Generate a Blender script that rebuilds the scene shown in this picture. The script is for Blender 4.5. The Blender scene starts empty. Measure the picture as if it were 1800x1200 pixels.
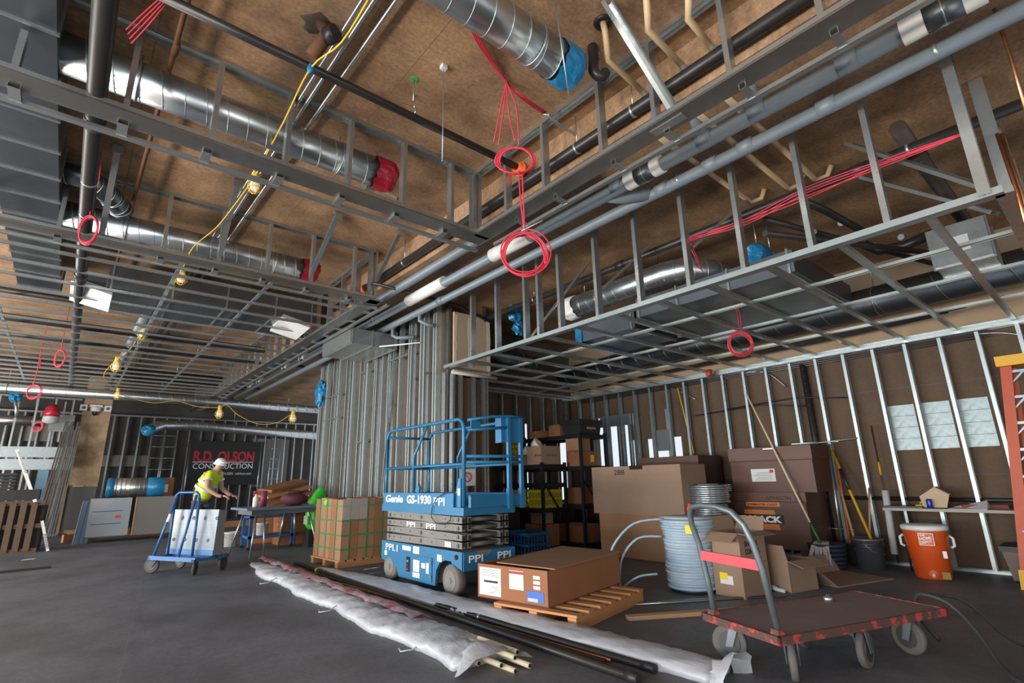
import bpy, bmesh, math, random
from mathutils import Vector as V, Matrix as M4
random.seed(7)
S = bpy.context.scene
COL = S.collection
PI = math.pi

# ------------------------------------------------------------------ camera
YAW, PITCH, ROLL, FPX, CH = math.radians(49.51), math.radians(14.98), math.radians(-1.307), 900.0, 1.3
FW = V((math.cos(YAW)*math.cos(PITCH), math.sin(YAW)*math.cos(PITCH), math.sin(PITCH)))
RT = FW.cross(V((0, 0, 1))).normalized(); UP = RT.cross(FW)
RT, UP = RT*math.cos(ROLL)+UP*math.sin(ROLL), UP*math.cos(ROLL)-RT*math.sin(ROLL)
CP = V((0, 0, CH))
cd = bpy.data.cameras.new('camera'); cam = bpy.data.objects.new('camera', cd); COL.objects.link(cam)
cd.sensor_fit = 'HORIZONTAL'; cd.sensor_width = 36; cd.lens = 36*FPX/1800; cd.clip_start = .02; cd.clip_end = 200
m = M4((RT, UP, -FW)).transposed().to_4x4(); m.translation = CP; cam.matrix_world = m
S.camera = cam
def on(x, y, ax, v):            # the point seen at pixel (x, y) of the 1800x1200 photograph on the plane axis = v
    d = FW + RT*((x-900)/FPX) - UP*((y-600)/FPX)
    return CP + d*((v-CP[ax])/d[ax])
def fl(x, y): return on(x, y, 2, 0.0)

# ------------------------------------------------------------------ light
S.view_settings.view_transform = 'Standard'; S.view_settings.look = 'None'
S.view_settings.gamma = 1; S.view_settings.use_curve_mapping = False
S.view_settings.exposure = -0.02
w = bpy.data.worlds.new('World'); S.world = w; w.use_nodes = True
bg = w.node_tree.nodes['Background']; bg.inputs[0].default_value = (.84, .92, 1, 1); bg.inputs[1].default_value = 1.0
def area(name, loc, rot, sx, sy, power, col):
    l = bpy.data.lights.new(name, 'AREA'); l.shape = 'RECTANGLE'; l.size = sx; l.size_y = sy; l.energy = power; l.color = col
    o = bpy.data.objects.new(name, l); COL.objects.link(o); o.location = loc; o.rotation_euler = rot
    return o
# daylight entering through the openings in the unseen side and street walls: sky from above, sunlit ground from below
for i, y in enumerate((-.5, 5.0, 10.5, 16.0)):
    area('side_window_ground_light', (-6.9, y, .75), (0, -PI/2-.62, 0), 1.3, 4.2, (640, 640, 610, 580)[i], (1, .88, .72))
    area('side_window_sky_light', (-6.9, y, 2.3), (0, -PI/2+.12, 0), 1.9, 4.2, (300, 290, 280, 280)[i], (.58, .78, 1))
area('street_window_ground_light', (-1.2, -4.9, .75), (PI/2+.62, 0, 0), 7.5, 1.3, 150, (1, .88, .72))
area('street_window_sky_light', (-1.2, -4.9, 2.3), (PI/2-.1, 0, 0), 7.5, 1.9, 60, (.72, .86, 1))

# ------------------------------------------------------------------ materials
MATS = {}
def mat(name, col, rough=.6, metal=0., col2=None, scale=6., amt=.5, bump=0., stretch=(1, 1, 1), detail=5., emit=None, trans=0., alpha=1., rough2=None, wear=None, wear_scale=8., wear_t=.62):
    if name in MATS: return MATS[name]
    m = bpy.data.materials.new(name); m.use_nodes = True; N = m.node_tree.nodes; L = m.node_tree.links
    b = N['Principled BSDF']; b.inputs['Roughness'].default_value = rough; b.inputs['Metallic'].default_value = metal
    c4 = lambda c: (c[0], c[1], c[2], 1)
    b.inputs['Base Color'].default_value = c4(col)
    tc = N.new('ShaderNodeTexCoord'); mp = N.new('ShaderNodeMapping'); mp.inputs['Scale'].default_value = stretch
    L.new(tc.outputs['Object'], mp.inputs['Vector'])
    if col2 or bump or rough2 is not None:
        nz = N.new('ShaderNodeTexNoise'); nz.inputs['Scale'].default_value = scale; nz.inputs['Detail'].default_value = detail; nz.inputs['Roughness'].default_value = .62
        L.new(mp.outputs[0], nz.inputs['Vector'])
        rp = N.new('ShaderNodeMapRange'); rp.inputs['From Min'].default_value = .5-amt*.5; rp.inputs['From Max'].default_value = .5+amt*.5
        L.new(nz.outputs['Fac'], rp.inputs['Value'])
    last = None
    if col2:
        mx = N.new('ShaderNodeMix'); mx.data_type = 'RGBA'; mx.inputs['A'].default_value = c4(col); mx.inputs['B'].default_value = c4(col2)
        L.new(rp.outputs[0], mx.inputs['Factor']); last = mx.outputs['Result']
    if wear:
        n2 = N.new('ShaderNodeTexNoise'); n2.inputs['Scale'].default_value = wear_scale; n2.inputs['Detail'].default_value = 8; n2.inputs['Roughness'].default_value = .7
        L.new(mp.outputs[0], n2.inputs['Vector'])
        r2 = N.new('ShaderNodeMapRange'); r2.inputs['From Min'].default_value = wear_t; r2.inputs['From Max'].default_value = wear_t+.05
        L.new(n2.outputs['Fac'], r2.inputs['Value'])
        mx = N.new('ShaderNodeMix'); mx.data_type = 'RGBA'; mx.inputs['B'].default_value = c4(wear)
        if last: L.new(last, mx.inputs['A'])
        else: mx.inputs['A'].default_value = c4(col)
        L.new(r2.outputs[0], mx.inputs['Factor']); last = mx.outputs['Result']
    if last: L.new(last, b.inputs['Base Color'])
    if rough2 is not None:
        r3 = N.new('ShaderNodeMapRange'); r3.inputs['To Min'].default_value = rough; r3.inputs['To Max'].default_value = rough2
        L.new(rp.outputs[0], r3.inputs['Value']); L.new(r3.outputs[0], b.inputs['Roughness'])
    if bump:
        bp = N.new('ShaderNodeBump'); bp.inputs['Strength'].default_value = bump; bp.inputs['Distance'].default_value = .01
        L.new(nz.outputs['Fac'], bp.inputs['Height']); L.new(bp.outputs[0], b.inputs['Normal'])
    if emit: b.inputs['Emission Color'].default_value = c4(emit[0]); b.inputs['Emission Strength'].default_value = emit[1]
    if trans: b.inputs['Transmission Weight'].default_value = trans
    if alpha < 1: b.inputs['Alpha'].default_value = alpha
    MATS[name] = m
    return m
GALV = mat('galvanized_steel', (.52, .555, .56), .20, .84, (.33, .355, .36), 11, .9, rough2=.40)
GALVB = mat('bright_galvanized_sheet', (.48, .55, .56), .26, .8, (.33, .39, .40), 14, .8, rough2=.44)
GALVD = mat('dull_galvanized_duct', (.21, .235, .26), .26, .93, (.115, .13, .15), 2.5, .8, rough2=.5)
SPIR = mat('spiral_duct_steel', (.62, .66, .68), .22, .95, (.45, .48, .50), 4, .8, rough2=.42)
BLACKP = mat('black_steel_pipe', (.028, .027, .028), .38, .4, (.05, .045, .042), 12, .8)
GREYP = mat('grey_plastic_pipe', (.19, .235, .275), .42, 0, (.15, .18, .21), 5, .7)
TANP = mat('tan_plastic_pipe', (.62, .46, .28), .45, 0, (.52, .37, .21), 7, .7)
RUSTP = mat('rusty_iron_pipe', (.16, .07, .035), .75, .3, (.09, .04, .02), 14, .9)
COPPER = mat('copper_tube', (.72, .34, .17), .3, .95, (.5, .22, .11), 9, .8)
WHITEP = mat('white_plastic', (.78, .78, .76), .5, 0, (.66, .66, .65), 8, .6)
REDC = mat('pinkish_red_cable', (.62, .035, .07), .5)
YELC = mat('yellow_cable', (.75, .47, .03), .5)
ORNG = mat('orange_fitting', (.70, .12, .025), .5)
BLUEF = mat('blue_plastic_film', (.008, .10, .27), .2, 0, (.02, .25, .46), 16, .7, bump=1.0)
REDF = mat('red_plastic_film', (.42, .015, .04), .25, 0, (.26, .008, .02), 16, .7, bump=1.0)
DRYW = mat('tan_drywall_paper', (.48, .36, .25), .85, 0, (.42, .30, .20), 3, .7)
MUD = mat('joint_compound', (.62, .58, .52), .9, 0, (.54, .48, .42), 9, .8)
BLACK = mat('black_plastic', (.018, .018, .02), .45)
WOOD = mat('raw_timber', (.52, .33, .18), .75, 0, (.38, .22, .11), 5, .8, stretch=(1, 8, 8))
WOODO = mat('orange_timber', (.55, .27, .11), .7, 0, (.42, .19, .07), 5, .8, stretch=(1, 8, 8))
CARD = mat('brown_cardboard', (.31, .18, .10), .82, 0, (.26, .145, .075), 5, .7)
CARD2 = mat('pale_cardboard', (.30, .20, .14), .85, 0, (.255, .17, .115), 5, .7)
CARDR = mat('reddish_cardboard', (.30, .125, .058), .8, 0, (.245, .098, .043), 5, .7)
PAPER = mat('white_paper_label', (.74, .74, .74), .7, 0, (.6, .62, .64), 30, .8)
INK = mat('black_ink', (.012, .012, .014), .6)
WHITEINK = mat('white_lettering_paint', (.82, .84, .84), .5)

# ------------------------------------------------------------------ mesh helpers
class MB:
    def __init__(s): s.v = []; s.f = []; s.sm = []
    def add(s, vs, fs, smooth=False):
        k = len(s.v); s.v += [V(a) for a in vs]; s.f += [tuple(i+k for i in f) for f in fs]; s.sm += [smooth]*len(fs); return s
    def hexa(s, p): return s.add(p, [(0, 3, 2, 1), (4, 5, 6, 7), (0, 1, 5, 4), (1, 2, 6, 5), (2, 3, 7, 6), (3, 0, 4, 7)])
    def box(s, lo, hi):
        a, b = lo, hi
        return s.hexa([(a[0], a[1], a[2]), (b[0], a[1], a[2]), (b[0], b[1], a[2]), (a[0], b[1], a[2]), (a[0], a[1], b[2]), (b[0], a[1], b[2]), (b[0], b[1], b[2]), (a[0], b[1], b[2])])
    def cbox(s, c, d): return s.box([c[i]-d[i]/2 for i in range(3)], [c[i]+d[i]/2 for i in range(3)])
    def bar(s, p0, p1, w, h, up=(0, 0, 1)):
        p0, p1 = V(p0), V(p1); d = (p1-p0).normalized(); u = V(up)
        if abs(d.dot(u)) > .98: u = V((1, 0, 0)) if abs(d.x) < .9 else V((0, 1, 0))
        x = d.cross(u).normalized(); y = x.cross(d)
        a, b = x*w/2, y*h/2
        return s.hexa([p0-a-b, p0+a-b, p0+a+b, p0-a+b, p1-a-b, p1+a-b, p1+a+b, p1-a+b])
    def tube(s, pts, r, n=8, caps=True, close=False):
        pts = [V(p) for p in pts]; m_ = len(pts); rs = r if isinstance(r, (list, tuple)) else [r]*m_
        t = []
        for i in range(m_):
            a = pts[i-1] if (i > 0 or close) else pts[i]; b = pts[(i+1) % m_] if (i < m_-1 or close) else pts[i]
            d = b-a; t.append(d.normalized() if d.length > 1e-9 else V((0, 0, 1)))
        u = V((0, 0, 1)) if abs(t[0].z) < .9 else V((1, 0, 0))
        x = t[0].cross(u).normalized(); k = len(s.v)
        for i in range(m_):
            x = (x - t[i]*x.dot(t[i])); x = x.normalized() if x.length > 1e-6 else t[i].orthogonal().normalized()
            y = t[i].cross(x)
            for j in range(n):
                a = 2*PI*j/n; s.v.append(pts[i]+(x*math.cos(a)+y*math.sin(a))*rs[i])
        for i in range(m_ if close else m_-1):
            i2 = (i+1) % m_
            for j in range(n):
                j2 = (j+1) % n
                s.f.append((k+i*n+j, k+i*n+j2, k+i2*n+j2, k+i2*n+j)); s.sm.append(True)
        if caps and not close:
            s.f.append(tuple(k+j for j in reversed(range(n)))); s.f.append(tuple(k+(m_-1)*n+j for j in range(n))); s.sm += [False, False]
        return s
    def cyl(s, p0, p1, r, n=16, r1=None): return s.tube([p0, p1], [r, r if r1 is None else r1], n)
    def ring(s, c, R, r, ax=(0, 0, 1), n=24, k=6):
        ax = V(ax).normalized(); x = ax.orthogonal().normalized(); y = ax.cross(x)
        return s.tube([V(c)+(x*math.cos(2*PI*i/n)+y*math.sin(2*PI*i/n))*R for i in range(n)], r, k, close=True)
    def lathe(s, prof, n=24, c=(0, 0, 0), smooth=True):
        k = len(s.v); c = V(c)
        for r, z in prof:
            for j in range(n): s.v.append(c+V((r*math.cos(2*PI*j/n), r*math.sin(2*PI*j/n), z)))
        for i in range(len(prof)-1):
            for j in range(n):
                j2 = (j+1) % n; s.f.append((k+i*n+j, k+i*n+j2, k+(i+1)*n+j2, k+(i+1)*n+j)); s.sm.append(smooth)
        s.f.append(tuple(k+j for j in reversed(range(n)))); s.f.append(tuple(k+(len(prof)-1)*n+j for j in range(n))); s.sm += [False]*2
        return s
    def prism(s, poly, p0, ex, ey, ez, h):      # 2D polygon in ex, ey at p0, extruded h along ez
        p0, ex, ey, ez = V(p0), V(ex), V(ey), V(ez); n = len(poly)
        vs = [p0+ex*a+ey*b for a, b in poly]; vs += [q+ez*h for q in vs]
        return s.add(vs, [tuple(reversed(range(n))), tuple(range(n, 2*n))]+[(i, (i+1) % n, n+(i+1) % n, n+i) for i in range(n)])
    def blob(s, c, rad, n=10, m_=7, jit=.12, seed=1, flat=False):
        rn = random.Random(seed); k = len(s.v); c = V(c)
        for i in range(m_+1):
            th = PI*i/m_
            for j in range(n):
                a = 2*PI*j/n; q = 1+rn.uniform(-jit, jit)
                s.v.append(c+V((rad[0]*math.sin(th)*math.cos(a)*q, rad[1]*math.sin(th)*math.sin(a)*q, rad[2]*math.cos(th)*q)))
        for i in range(m_):
            for j in range(n):
                j2 = (j+1) % n; s.f.append((k+i*n+j, k+(i+1)*n+j, k+(i+1)*n+j2, k+i*n+j2)); s.sm.append(not flat)
        return s
    def mesh(s, name):
        me = bpy.data.meshes.new(name); me.from_pydata([tuple(a) for a in s.v], [], s.f); me.polygons.foreach_set('use_smooth', s.sm); me.update(); return me
    def build(s, name, material, parent=None, origin=None):     # coordinates are in the parent's frame (world when none)
        lo = [min(a[i] for a in s.v) for i in range(3)]; hi = [max(a[i] for a in s.v) for i in range(3)]
        c = V(origin) if origin is not None else V(((lo[0]+hi[0])/2, (lo[1]+hi[1])/2, lo[2] if parent is None else (lo[2]+hi[2])/2))
        s.v = [a-c for a in s.v]
        o = bpy.data.objects.new(name, s.mesh(name)); COL.objects.link(o); o.location = c
        o.data.materials.append(material)
        if parent is not None:
            o.parent = parent
            if parent.parent is not None: o.location = c-V(parent.location)     # sub-part: coordinates stay in the thing's frame
        return o
def attach(o, parent):
    o.parent = parent


def tag(o, label=None, cat=None, group=None, kind=None):
    if label: o['label'] = label
    if cat: o['category'] = cat
    if group: o['group'] = group
    if kind: o['kind'] = kind
    return o
ROOTS_W = []
def thing(name, label, cat, loc=(0, 0, 0), rz=0, group=None, world=False, kind=None):
    o = bpy.data.objects.new(name, None); COL.objects.link(o); o.location = V(loc); o.rotation_euler = (0, 0, rz); o.empty_display_size = .1

    return tag(o, label, cat, group, kind)
def struct(name, mb, material, label=None):
    o = mb.build(name, material); o['kind'] = 'structure'
    if label: o['label'] = label
    return o
def wpart(mb, name, material, parent, label=None):      # part in world coordinates under any unrotated parent
    lo = [min(a[i] for a in mb.v) for i in range(3)]; hi = [max(a[i] for a in mb.v) for i in range(3)]
    c = V([(lo[i]+hi[i])/2 for i in range(3)])
    mb.v = [a-c for a in mb.v]
    o = bpy.data.objects.new(name, mb.mesh(name)); COL.objects.link(o); o.data.materials.append(material)
    o.parent = parent; o.location = c-wloc(parent)
    if label: o['label'] = label
    return o
def wloc(o):
    p = V(o.location)
    while o.parent: o = o.parent; p = p+V(o.location)
    return p
CH_CACHE = {}
def channel_mesh(L, w, fg, t, mt):
    k = (round(L, 3), w, fg, t, mt.name)
    if k not in CH_CACHE:
        q = [(0, -w/2), (fg, -w/2), (fg, -w/2+t), (t, -w/2+t), (t, w/2-t), (fg, w/2-t), (fg, w/2), (0, w/2)]
        vs = [(a, b, 0) for a, b in q]+[(a, b, L) for a, b in q]
        fs = [(i, (i+1) % 8, 8+(i+1) % 8, 8+i) for i in range(8)]
        for z in (0, 8):
            for f in ((0, 1, 2, 3), (0, 3, 4, 7), (4, 5, 6, 7)): fs.append(tuple(z+i for i in (f if z else f[::-1])))
        me = MB().add(vs, fs).mesh('channel'); me.materials.append(mt); CH_CACHE[k] = me
    return CH_CACHE[k]
def member(name, p0, p1, face, parent, w=.092, fg=.035, t=.003, mt=None):
    """a folded steel channel from p0 to p1 whose open side looks along face (world coordinates)"""
    p0, p1 = V(p0), V(p1); z = (p1-p0); L = z.length; z.normalize(); x = V(face); x = (x-z*x.dot(z)).normalized(); y = z.cross(x)
    o = bpy.data.objects.new(name, channel_mesh(L, w, fg, t, mt or GALV)); COL.objects.link(o)
    m = M4((x, y, z)).transposed().to_4x4(); m.translation = p0-(wloc(parent) if parent else V((0, 0, 0)))
    o.matrix_local = m
    if parent:
        o.parent = parent; o.matrix_parent_inverse = M4.Identity(4)
        o.matrix_basis = m
    return o
TXT = {}
def text_mesh(s, size, depth=.001, bold=0.0, shear=0.0):
    k = (s, size, depth, bold, shear)
    if k not in TXT:
        c = bpy.data.curves.new('lettering', 'FONT'); c.body = s; c.size = size; c.extrude = depth; c.offset = bold; c.shear = shear; c.resolution_u = 3
        c.align_x = 'LEFT'; c.align_y = 'BOTTOM_BASELINE'
        o = bpy.data.objects.new('lettering', c); COL.objects.link(o)
        dg = bpy.context.evaluated_depsgraph_get(); dg.update()
        TXT[k] = bpy.data.meshes.new_from_object(o.evaluated_get(dg)); bpy.data.objects.remove(o); bpy.data.curves.remove(c)
    return TXT[k]
def lettering(s, p, ex, ey, size, material, parent, width=None, bold=0.0, shear=0.0, name='lettering'):
    """flat lettering from p along ex, upright along ey, in the parent's frame"""
    me = text_mesh(s, size, .0008, bold, shear).copy(); me.materials.clear(); me.materials.append(material)
    xs = [v.co.x for v in me.vertices]; wd = max(xs)-min(xs); k = (width/wd) if width else 1
    ex, ey = V(ex).normalized(), V(ey).normalized(); ez = ex.cross(ey)
    m = M4((ex*k, ey, ez)).transposed().to_4x4(); m.translation = V(p)
    for v in me.vertices: v.co = m.to_3x3() @ v.co
    o = bpy.data.objects.new(name, me); COL.objects.link(o); o.location = V(p); o.parent = parent
    return o
# ------------------------------------------------------------------ structure
def surface_mat(name, c1, c2, c3, scale, seam=None, rough=.8, bump=.15, stretch=(1, 1, 1), stain=1.6, stain_t=.56, grain=(.86, 1.10)):
    m = mat(name, c1, rough, 0, c2, scale, .7, bump, stretch, wear=None)
    N = m.node_tree.nodes; L = m.node_tree.links; b = N['Principled BSDF']
    src = b.inputs['Base Color'].links[0].from_socket
    tc = [n for n in N if n.type == 'TEX_COORD'][0]
    n2 = N.new('ShaderNodeTexNoise'); n2.inputs['Scale'].default_value = stain; n2.inputs['Detail'].default_value = 6; n2.inputs['Roughness'].default_value = .6
    L.new(tc.outputs['Object'], n2.inputs['Vector'])
    r2 = N.new('ShaderNodeMapRange'); r2.inputs['From Min'].default_value = stain_t-.12; r2.inputs['From Max'].default_value = stain_t+.14; L.new(n2.outputs['Fac'], r2.inputs['Value'])
    mx = N.new('ShaderNodeMix'); mx.data_type = 'RGBA'; mx.inputs['B'].default_value = (*c3, 1); L.new(src, mx.inputs['A']); L.new(r2.outputs[0], mx.inputs['Factor'])
    out = mx.outputs['Result']
    n3 = N.new('ShaderNodeTexNoise'); n3.inputs['Scale'].default_value = 26; n3.inputs['Detail'].default_value = 4; n3.inputs['Roughness'].default_value = .7; L.new(tc.outputs['Object'], n3.inputs['Vector'])
    r3 = N.new('ShaderNodeMapRange'); r3.inputs['From Min'].default_value = .3; r3.inputs['From Max'].default_value = .7; r3.inputs['To Min'].default_value = grain[0]; r3.inputs['To Max'].default_value = grain[1]; L.new(n3.outputs['Fac'], r3.inputs['Value'])
    mg = N.new('ShaderNodeMix'); mg.data_type = 'RGBA'; mg.blend_type = 'MULTIPLY'; mg.inputs['Factor'].default_value = 1; L.new(out, mg.inputs['A']); L.new(r3.outputs[0], mg.inputs['B']); out = mg.outputs['Result']
    if seam:
        br = N.new('ShaderNodeTexBrick'); br.inputs['Scale'].default_value = 1; br.inputs['Brick Width'].default_value = seam[0]; br.inputs['Row Height'].default_value = seam[1]
        br.inputs['Mortar Size'].default_value = seam[2]; br.inputs['Mortar Smooth'].default_value = .3; br.inputs['Color1'].default_value = (0, 0, 0, 1); br.inputs['Color2'].default_value = (.10, .10, .10, 1); br.inputs['Mortar'].default_value = (1, 1, 1, 1)
        mp = N.new('ShaderNodeMapping'); mp.inputs['Rotation'].default_value = (0, 0, seam[3]); L.new(tc.outputs['Object'], mp.inputs['Vector']); L.new(mp.outputs[0], br.inputs['Vector'])
        m2 = N.new('ShaderNodeMix'); m2.data_type = 'RGBA'; m2.inputs['B'].default_value = (*seam[4], 1); L.new(out, m2.inputs['A']); L.new(br.outputs['Color'], m2.inputs['Factor']); out = m2.outputs['Result']
    L.new(out, b.inputs['Base Color'])
    return m
CEIL = surface_mat('stained_shaded_concrete_soffit', (.50, .315, .180), (.32, .190, .105), (.19, .108, .062), 7, (9.0, 1.83, .004, PI/2, (.17, .10, .06)), bump=.45, stretch=(1, 4.5, 1), stain=1.3, stain_t=.52, grain=(.66, 1.2))  # darkest mottling paints slab stains and shadow variation together
FLOORM = surface_mat('worn_concrete_floor', (.172, .182, .205), (.124, .131, .148), (.083, .086, .096), 7, (6.1, 6.1, .004, .12, (.16, .15, .14)), rough=.58, bump=.15, stain=.9, stain_t=.52, grain=(.78, 1.15))
BOARD = surface_mat('brown_sheathing_board', (.125, .080, .048), (.095, .059, .035), (.074, .047, .029), 18, None, bump=.05, stretch=(1, .35, 7), stain=1.2, stain_t=.58)
DARKB = surface_mat('dark_grey_backing_board', (.085, .080, .072), (.062, .058, .052), (.045, .043, .04), 8, None)
GREYB = surface_mat('grey_brown_backing_board', (.135, .118, .095), (.105, .092, .074), (.08, .07, .056), 8, None)
PLY = surface_mat('water_stained_plywood', (.50, .36, .22), (.42, .28, .155), (.24, .165, .10), 6, None, stretch=(6, 6, .8), stain=2.2, stain_t=.56)
ZC, ZR, XS, XT, XW, ZS, YB = 4.95, 4.45, 4.70, 3.33, 9.2, 3.14, 8.6
floor = struct('floor', MB().box((-7, -5, -.2), (9.35, 26, 0)), FLOORM, 'worn grey concrete slab floor')
ceil = struct('ceiling', MB().box((-7.2, -5.2, ZC), (3.6, 26.2, ZC+.25)), CEIL, 'brown stained board-marked concrete ceiling slab')
struct('ceiling_lower', MB().box((3.6, -5.2, ZR), (9.5, 26.2, ZC+.25)), CEIL, 'lower brown concrete slab over the right-hand bay')
# unseen walls that close the room, with the openings the daylight comes through
lw = MB()
edges = [(-5.2, -2.6), (1.6, 2.9), (7.1, 8.4), (12.6, 13.9), (18.1, 26.2)]
for a, b in edges: lw.box((-7.2, a, 0), (-7, b, ZC))
for a, b in ((-2.6, 1.6), (2.9, 7.1), (8.4, 12.6), (13.9, 18.1)): lw.box((-7.2, a, 3.35), (-7, b, ZC)); lw.box((-7.2, a, 0), (-7, b, .15))
struct('wall_left', lw, GREYB)
nw = MB().box((-7, -5.2, 0), (-5.1, -5, ZC)).box((2.7, -5.2, 0), (4.2, -5, ZC)).box((8.6, -5.2, 0), (9.4, -5, ZC)).box((-5.1, -5.2, 3.35), (2.7, -5, ZC)).box((4.2, -5.2, 3.35), (8.6, -5, ZC))
struct('wall_street', nw, GREYB)

# right wall: brown sheathing behind a row of studs, with an unsheathed opening near the bay's back corner
rw = MB()
rw.box((XW+.10, -5, 0), (XW+.22, 5.75, ZS)); rw.box((XW+.10, 5.75, 0), (XW+.22, YB+.2, .85)); rw.box((XW+.10, 5.75, 2.05), (XW+.22, 6.95, ZS)); rw.box((XW+.10, 6.95, 2.62), (XW+.22, YB+.2, ZS)); rw.box((XW+.10, 7.95, .85), (XW+.22, YB+.2, 2.62)); rw.box((XW+.10, 6.62, .85), (XW+.22, 6.80, 2.05))
wall_right = struct('wall_right', rw, BOARD, 'brown sheathed outer wall lined with galvanized studs')
RST = mat('darker_galvanized_stud', (.38, .42, .42), .3, .8, (.25, .28, .28), 10, .9, rough2=.46)  # galvanized steel in a darker tone for these wall studs
for k in range(22):
    y = .23+.406*k
    if y > YB-.1: break
    member('stud', (XW, y, .03), (XW, y, ZS-.02), (0, -1, 0), wall_right, w=.10, fg=.042, mt=RST)
for k in range(1, 8): member('stud', (XW, .23-.406*k, .03), (XW, .23-.406*k, ZS-.02), (0, -1, 0), wall_right, w=.10, fg=.042)
for y in (6.05, 6.42, 6.88, 7.02, 7.22, 7.32, 7.62, 7.72): member('stud', (XW+.13, y, .85), (XW+.13, y, 2.62), (0, -1, 0), wall_right, w=.10, fg=.05, mt=GALVB)
member('bottom_track', (XW, -4, .002), (XW, YB, .002), (0, 0, 1), wall_right, w=.104, fg=.035)
member('top_track', (XW, -4, ZS), (XW, YB, ZS), (0, 0, -1), wall_right, w=.104, fg=.04)
BACK = mat('mottled_galvanized_plate', (.30, .36, .37), .38, .6, (.22, .27, .28), 16, .7, rough2=.55)
for k in range(3):
    for j in range(4):
        y0 = 1.078+.406*k; z0 = 1.575+.163*j
        wpart(MB().box((XW+.088, y0-.016+.03, z0), (XW+.095, y0+.388, z0+.158)), 'backing_plate', BACK, wall_right)
CHALK = mat('purple_chalk_line', (.13, .085, .16), .9)
wpart(MB().box((XW+.096, -4, 1.215), (XW+.1, 5.7, 1.225)), 'chalk_line', CHALK, wall_right); wpart(MB().box((XW+.096, -4, 2.47), (XW+.1, 5.7, 2.48)), 'chalk_line', CHALK, wall_right)
wpart(MB().box((XW+.02, 6.9, 2.38), (XW+.09, 7.75, 2.62)), 'header', GALVB, wall_right)
wpart(MB().box((XW+.05, 5.95, 1.78), (XW+.08, 6.33, 2.2)), 'electrical_panel', mat('grey_painted_steel', (.16, .18, .2), .5, .3), wall_right)
# drywall above the soffit line on the right wall and the back of the bay
struct('wall_right_upper', MB().box((XW+.06, -4, ZS+.03), (XW+.22, YB+.2, ZR)), DRYW, 'tan drywall above the stud wall')
wb = MB().box((5.55, YB+.1, 0), (6.5, YB+.2, ZS)).box((6.5, YB+.1, 0), (9.3, YB+.2, .8)).box((6.5, YB+.1, 2.5), (9.3, YB+.2, ZS)).box((6.5, YB+.1, .8), (7.75, YB+.2, 2.5)).box((7.9, YB+.1, .8), (8.85, YB+.2, 2.5))
wall_back = struct('wall_back', wb, BOARD, 'brown backed stud wall closing the bay')
for k in range(9): member('stud', (5.75+.406*k, YB, .03), (5.75+.406*k, YB, ZS-.02), (1, 0, 0), wall_back, w=.10, fg=.042)
member('top_track', (5.55, YB, ZS), (XW, YB, ZS), (0, 0, -1), wall_back, w=.104, fg=.04)
member('bottom_track', (5.55, YB, .002), (XW, YB, .002), (0, 0, 1), wall_back, w=.104, fg=.04)
struct('wall_back_upper', MB().box((5.55, YB+.06, ZS+.03), (XW+.1, YB+.2, ZR)), GREYB)
# short wall with a drywall patch where the soffit dies into the partition
wc = MB().box((4.9, 7.36, 0), (5.6, 7.44, 3.05)).box((5.52, 7.3, 0), (5.6, YB+.1, ZR))
wall_corner = struct('wall_corner', wc, BOARD, 'short stud wall under the drywall patch')
for x in (4.68, 4.84, 5.0, 5.28, 5.5, 5.56): member('stud', (x, 7.3, .03), (x, 7.3, 3.08), (1, 0, 0), wall_corner, w=.1, fg=.042)
wpart(MB().box((4.86, 7.26, 3.1), (5.66, 7.3, 4.2)), 'drywall_sheet', DRYW, wall_corner)
for x0, x1, z0, z1 in ((4.875, 4.93, 3.14, 4.15), (5.16, 5.26, 3.22, 4.14), (5.58, 5.655, 3.15, 4.16)):
    rn = random.Random(int(x0*100)); n = 9
    pl = [(x0+rn.uniform(-.01, .012), z0+(z1-z0)*i/n) for i in range(n+1)]+[(x1+rn.uniform(-.02, .012), z1-(z1-z0)*i/n) for i in range(n+1)]
    wpart(MB().prism(pl, (0, 7.26, 0), (1, 0, 0), (0, 0, 1), (0, -1, 0), .003), 'joint_compound_stripe', MUD, wall_corner)
wpart(MB().cyl((4.78, 7.2, 3.08), (5.75, 7.2, 3.07), .03, 10), 'edge_trim', mat('cream_trim', (.5, .46, .38), .7), wall_corner)
# partition of doubled studs
wp = MB().box((4.86, 7.44, 0), (4.93, 13.1, ZR)).box((4.7, 13.05, 0), (6.0, 13.12, ZR))
wall_partition = struct('wall_partition', wp, GREYB, 'grey backed partition of closely doubled galvanized studs')
PART = mat('lit_galvanized_stud', (.66, .70, .70), .25, .7, (.46, .49, .49), 9, .9, rough2=.42)  # lighter steel copy: light falling on the partition is put into the colour
rn = random.Random(3)
ys = [7.5, 7.62, 7.95, 8.03, 8.42, 8.5, 8.83, 9.25, 9.33, 9.55, 9.86, 9.94, 10.27, 10.35, 10.65, 11.0, 11.08, 11.42, 11.8, 11.88, 12.22, 12.55, 12.63, 12.92, 13.0, 13.08]
for i, y in enumerate(ys): member('stud', (4.70, y, .03), (4.70, y, ZR-.03), (0, -1 if i % 3 else 1, 0), wall_partition, w=.10, fg=.042, mt=PART)
for y in (7.8, 8.65, 9.1, 10.1, 10.85, 11.6, 12.4): member('stud', (4.82, y, .03), (4.82, y, ZR-.03), (0, -1, 0), wall_partition, w=.10, fg=.042)
member('brace', (4.66, 9.5, .1), (4.66, 9.05, 4.2), (0, -1, 0), wall_partition, w=.05, fg=.042)
for a, b, z in ((8.5, 9.33, 3.95), (8.5, 9.33, 3.62), (11.8, 12.6, 3.3), (11.8, 12.6, 2.75), (10.35, 10.7, 2.1), (10.35, 10.7, 3.6)): member('blocking', (4.66, a, z), (4.66, b, z), (0, 0, 1), wall_partition, w=.06, fg=.03)
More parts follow.
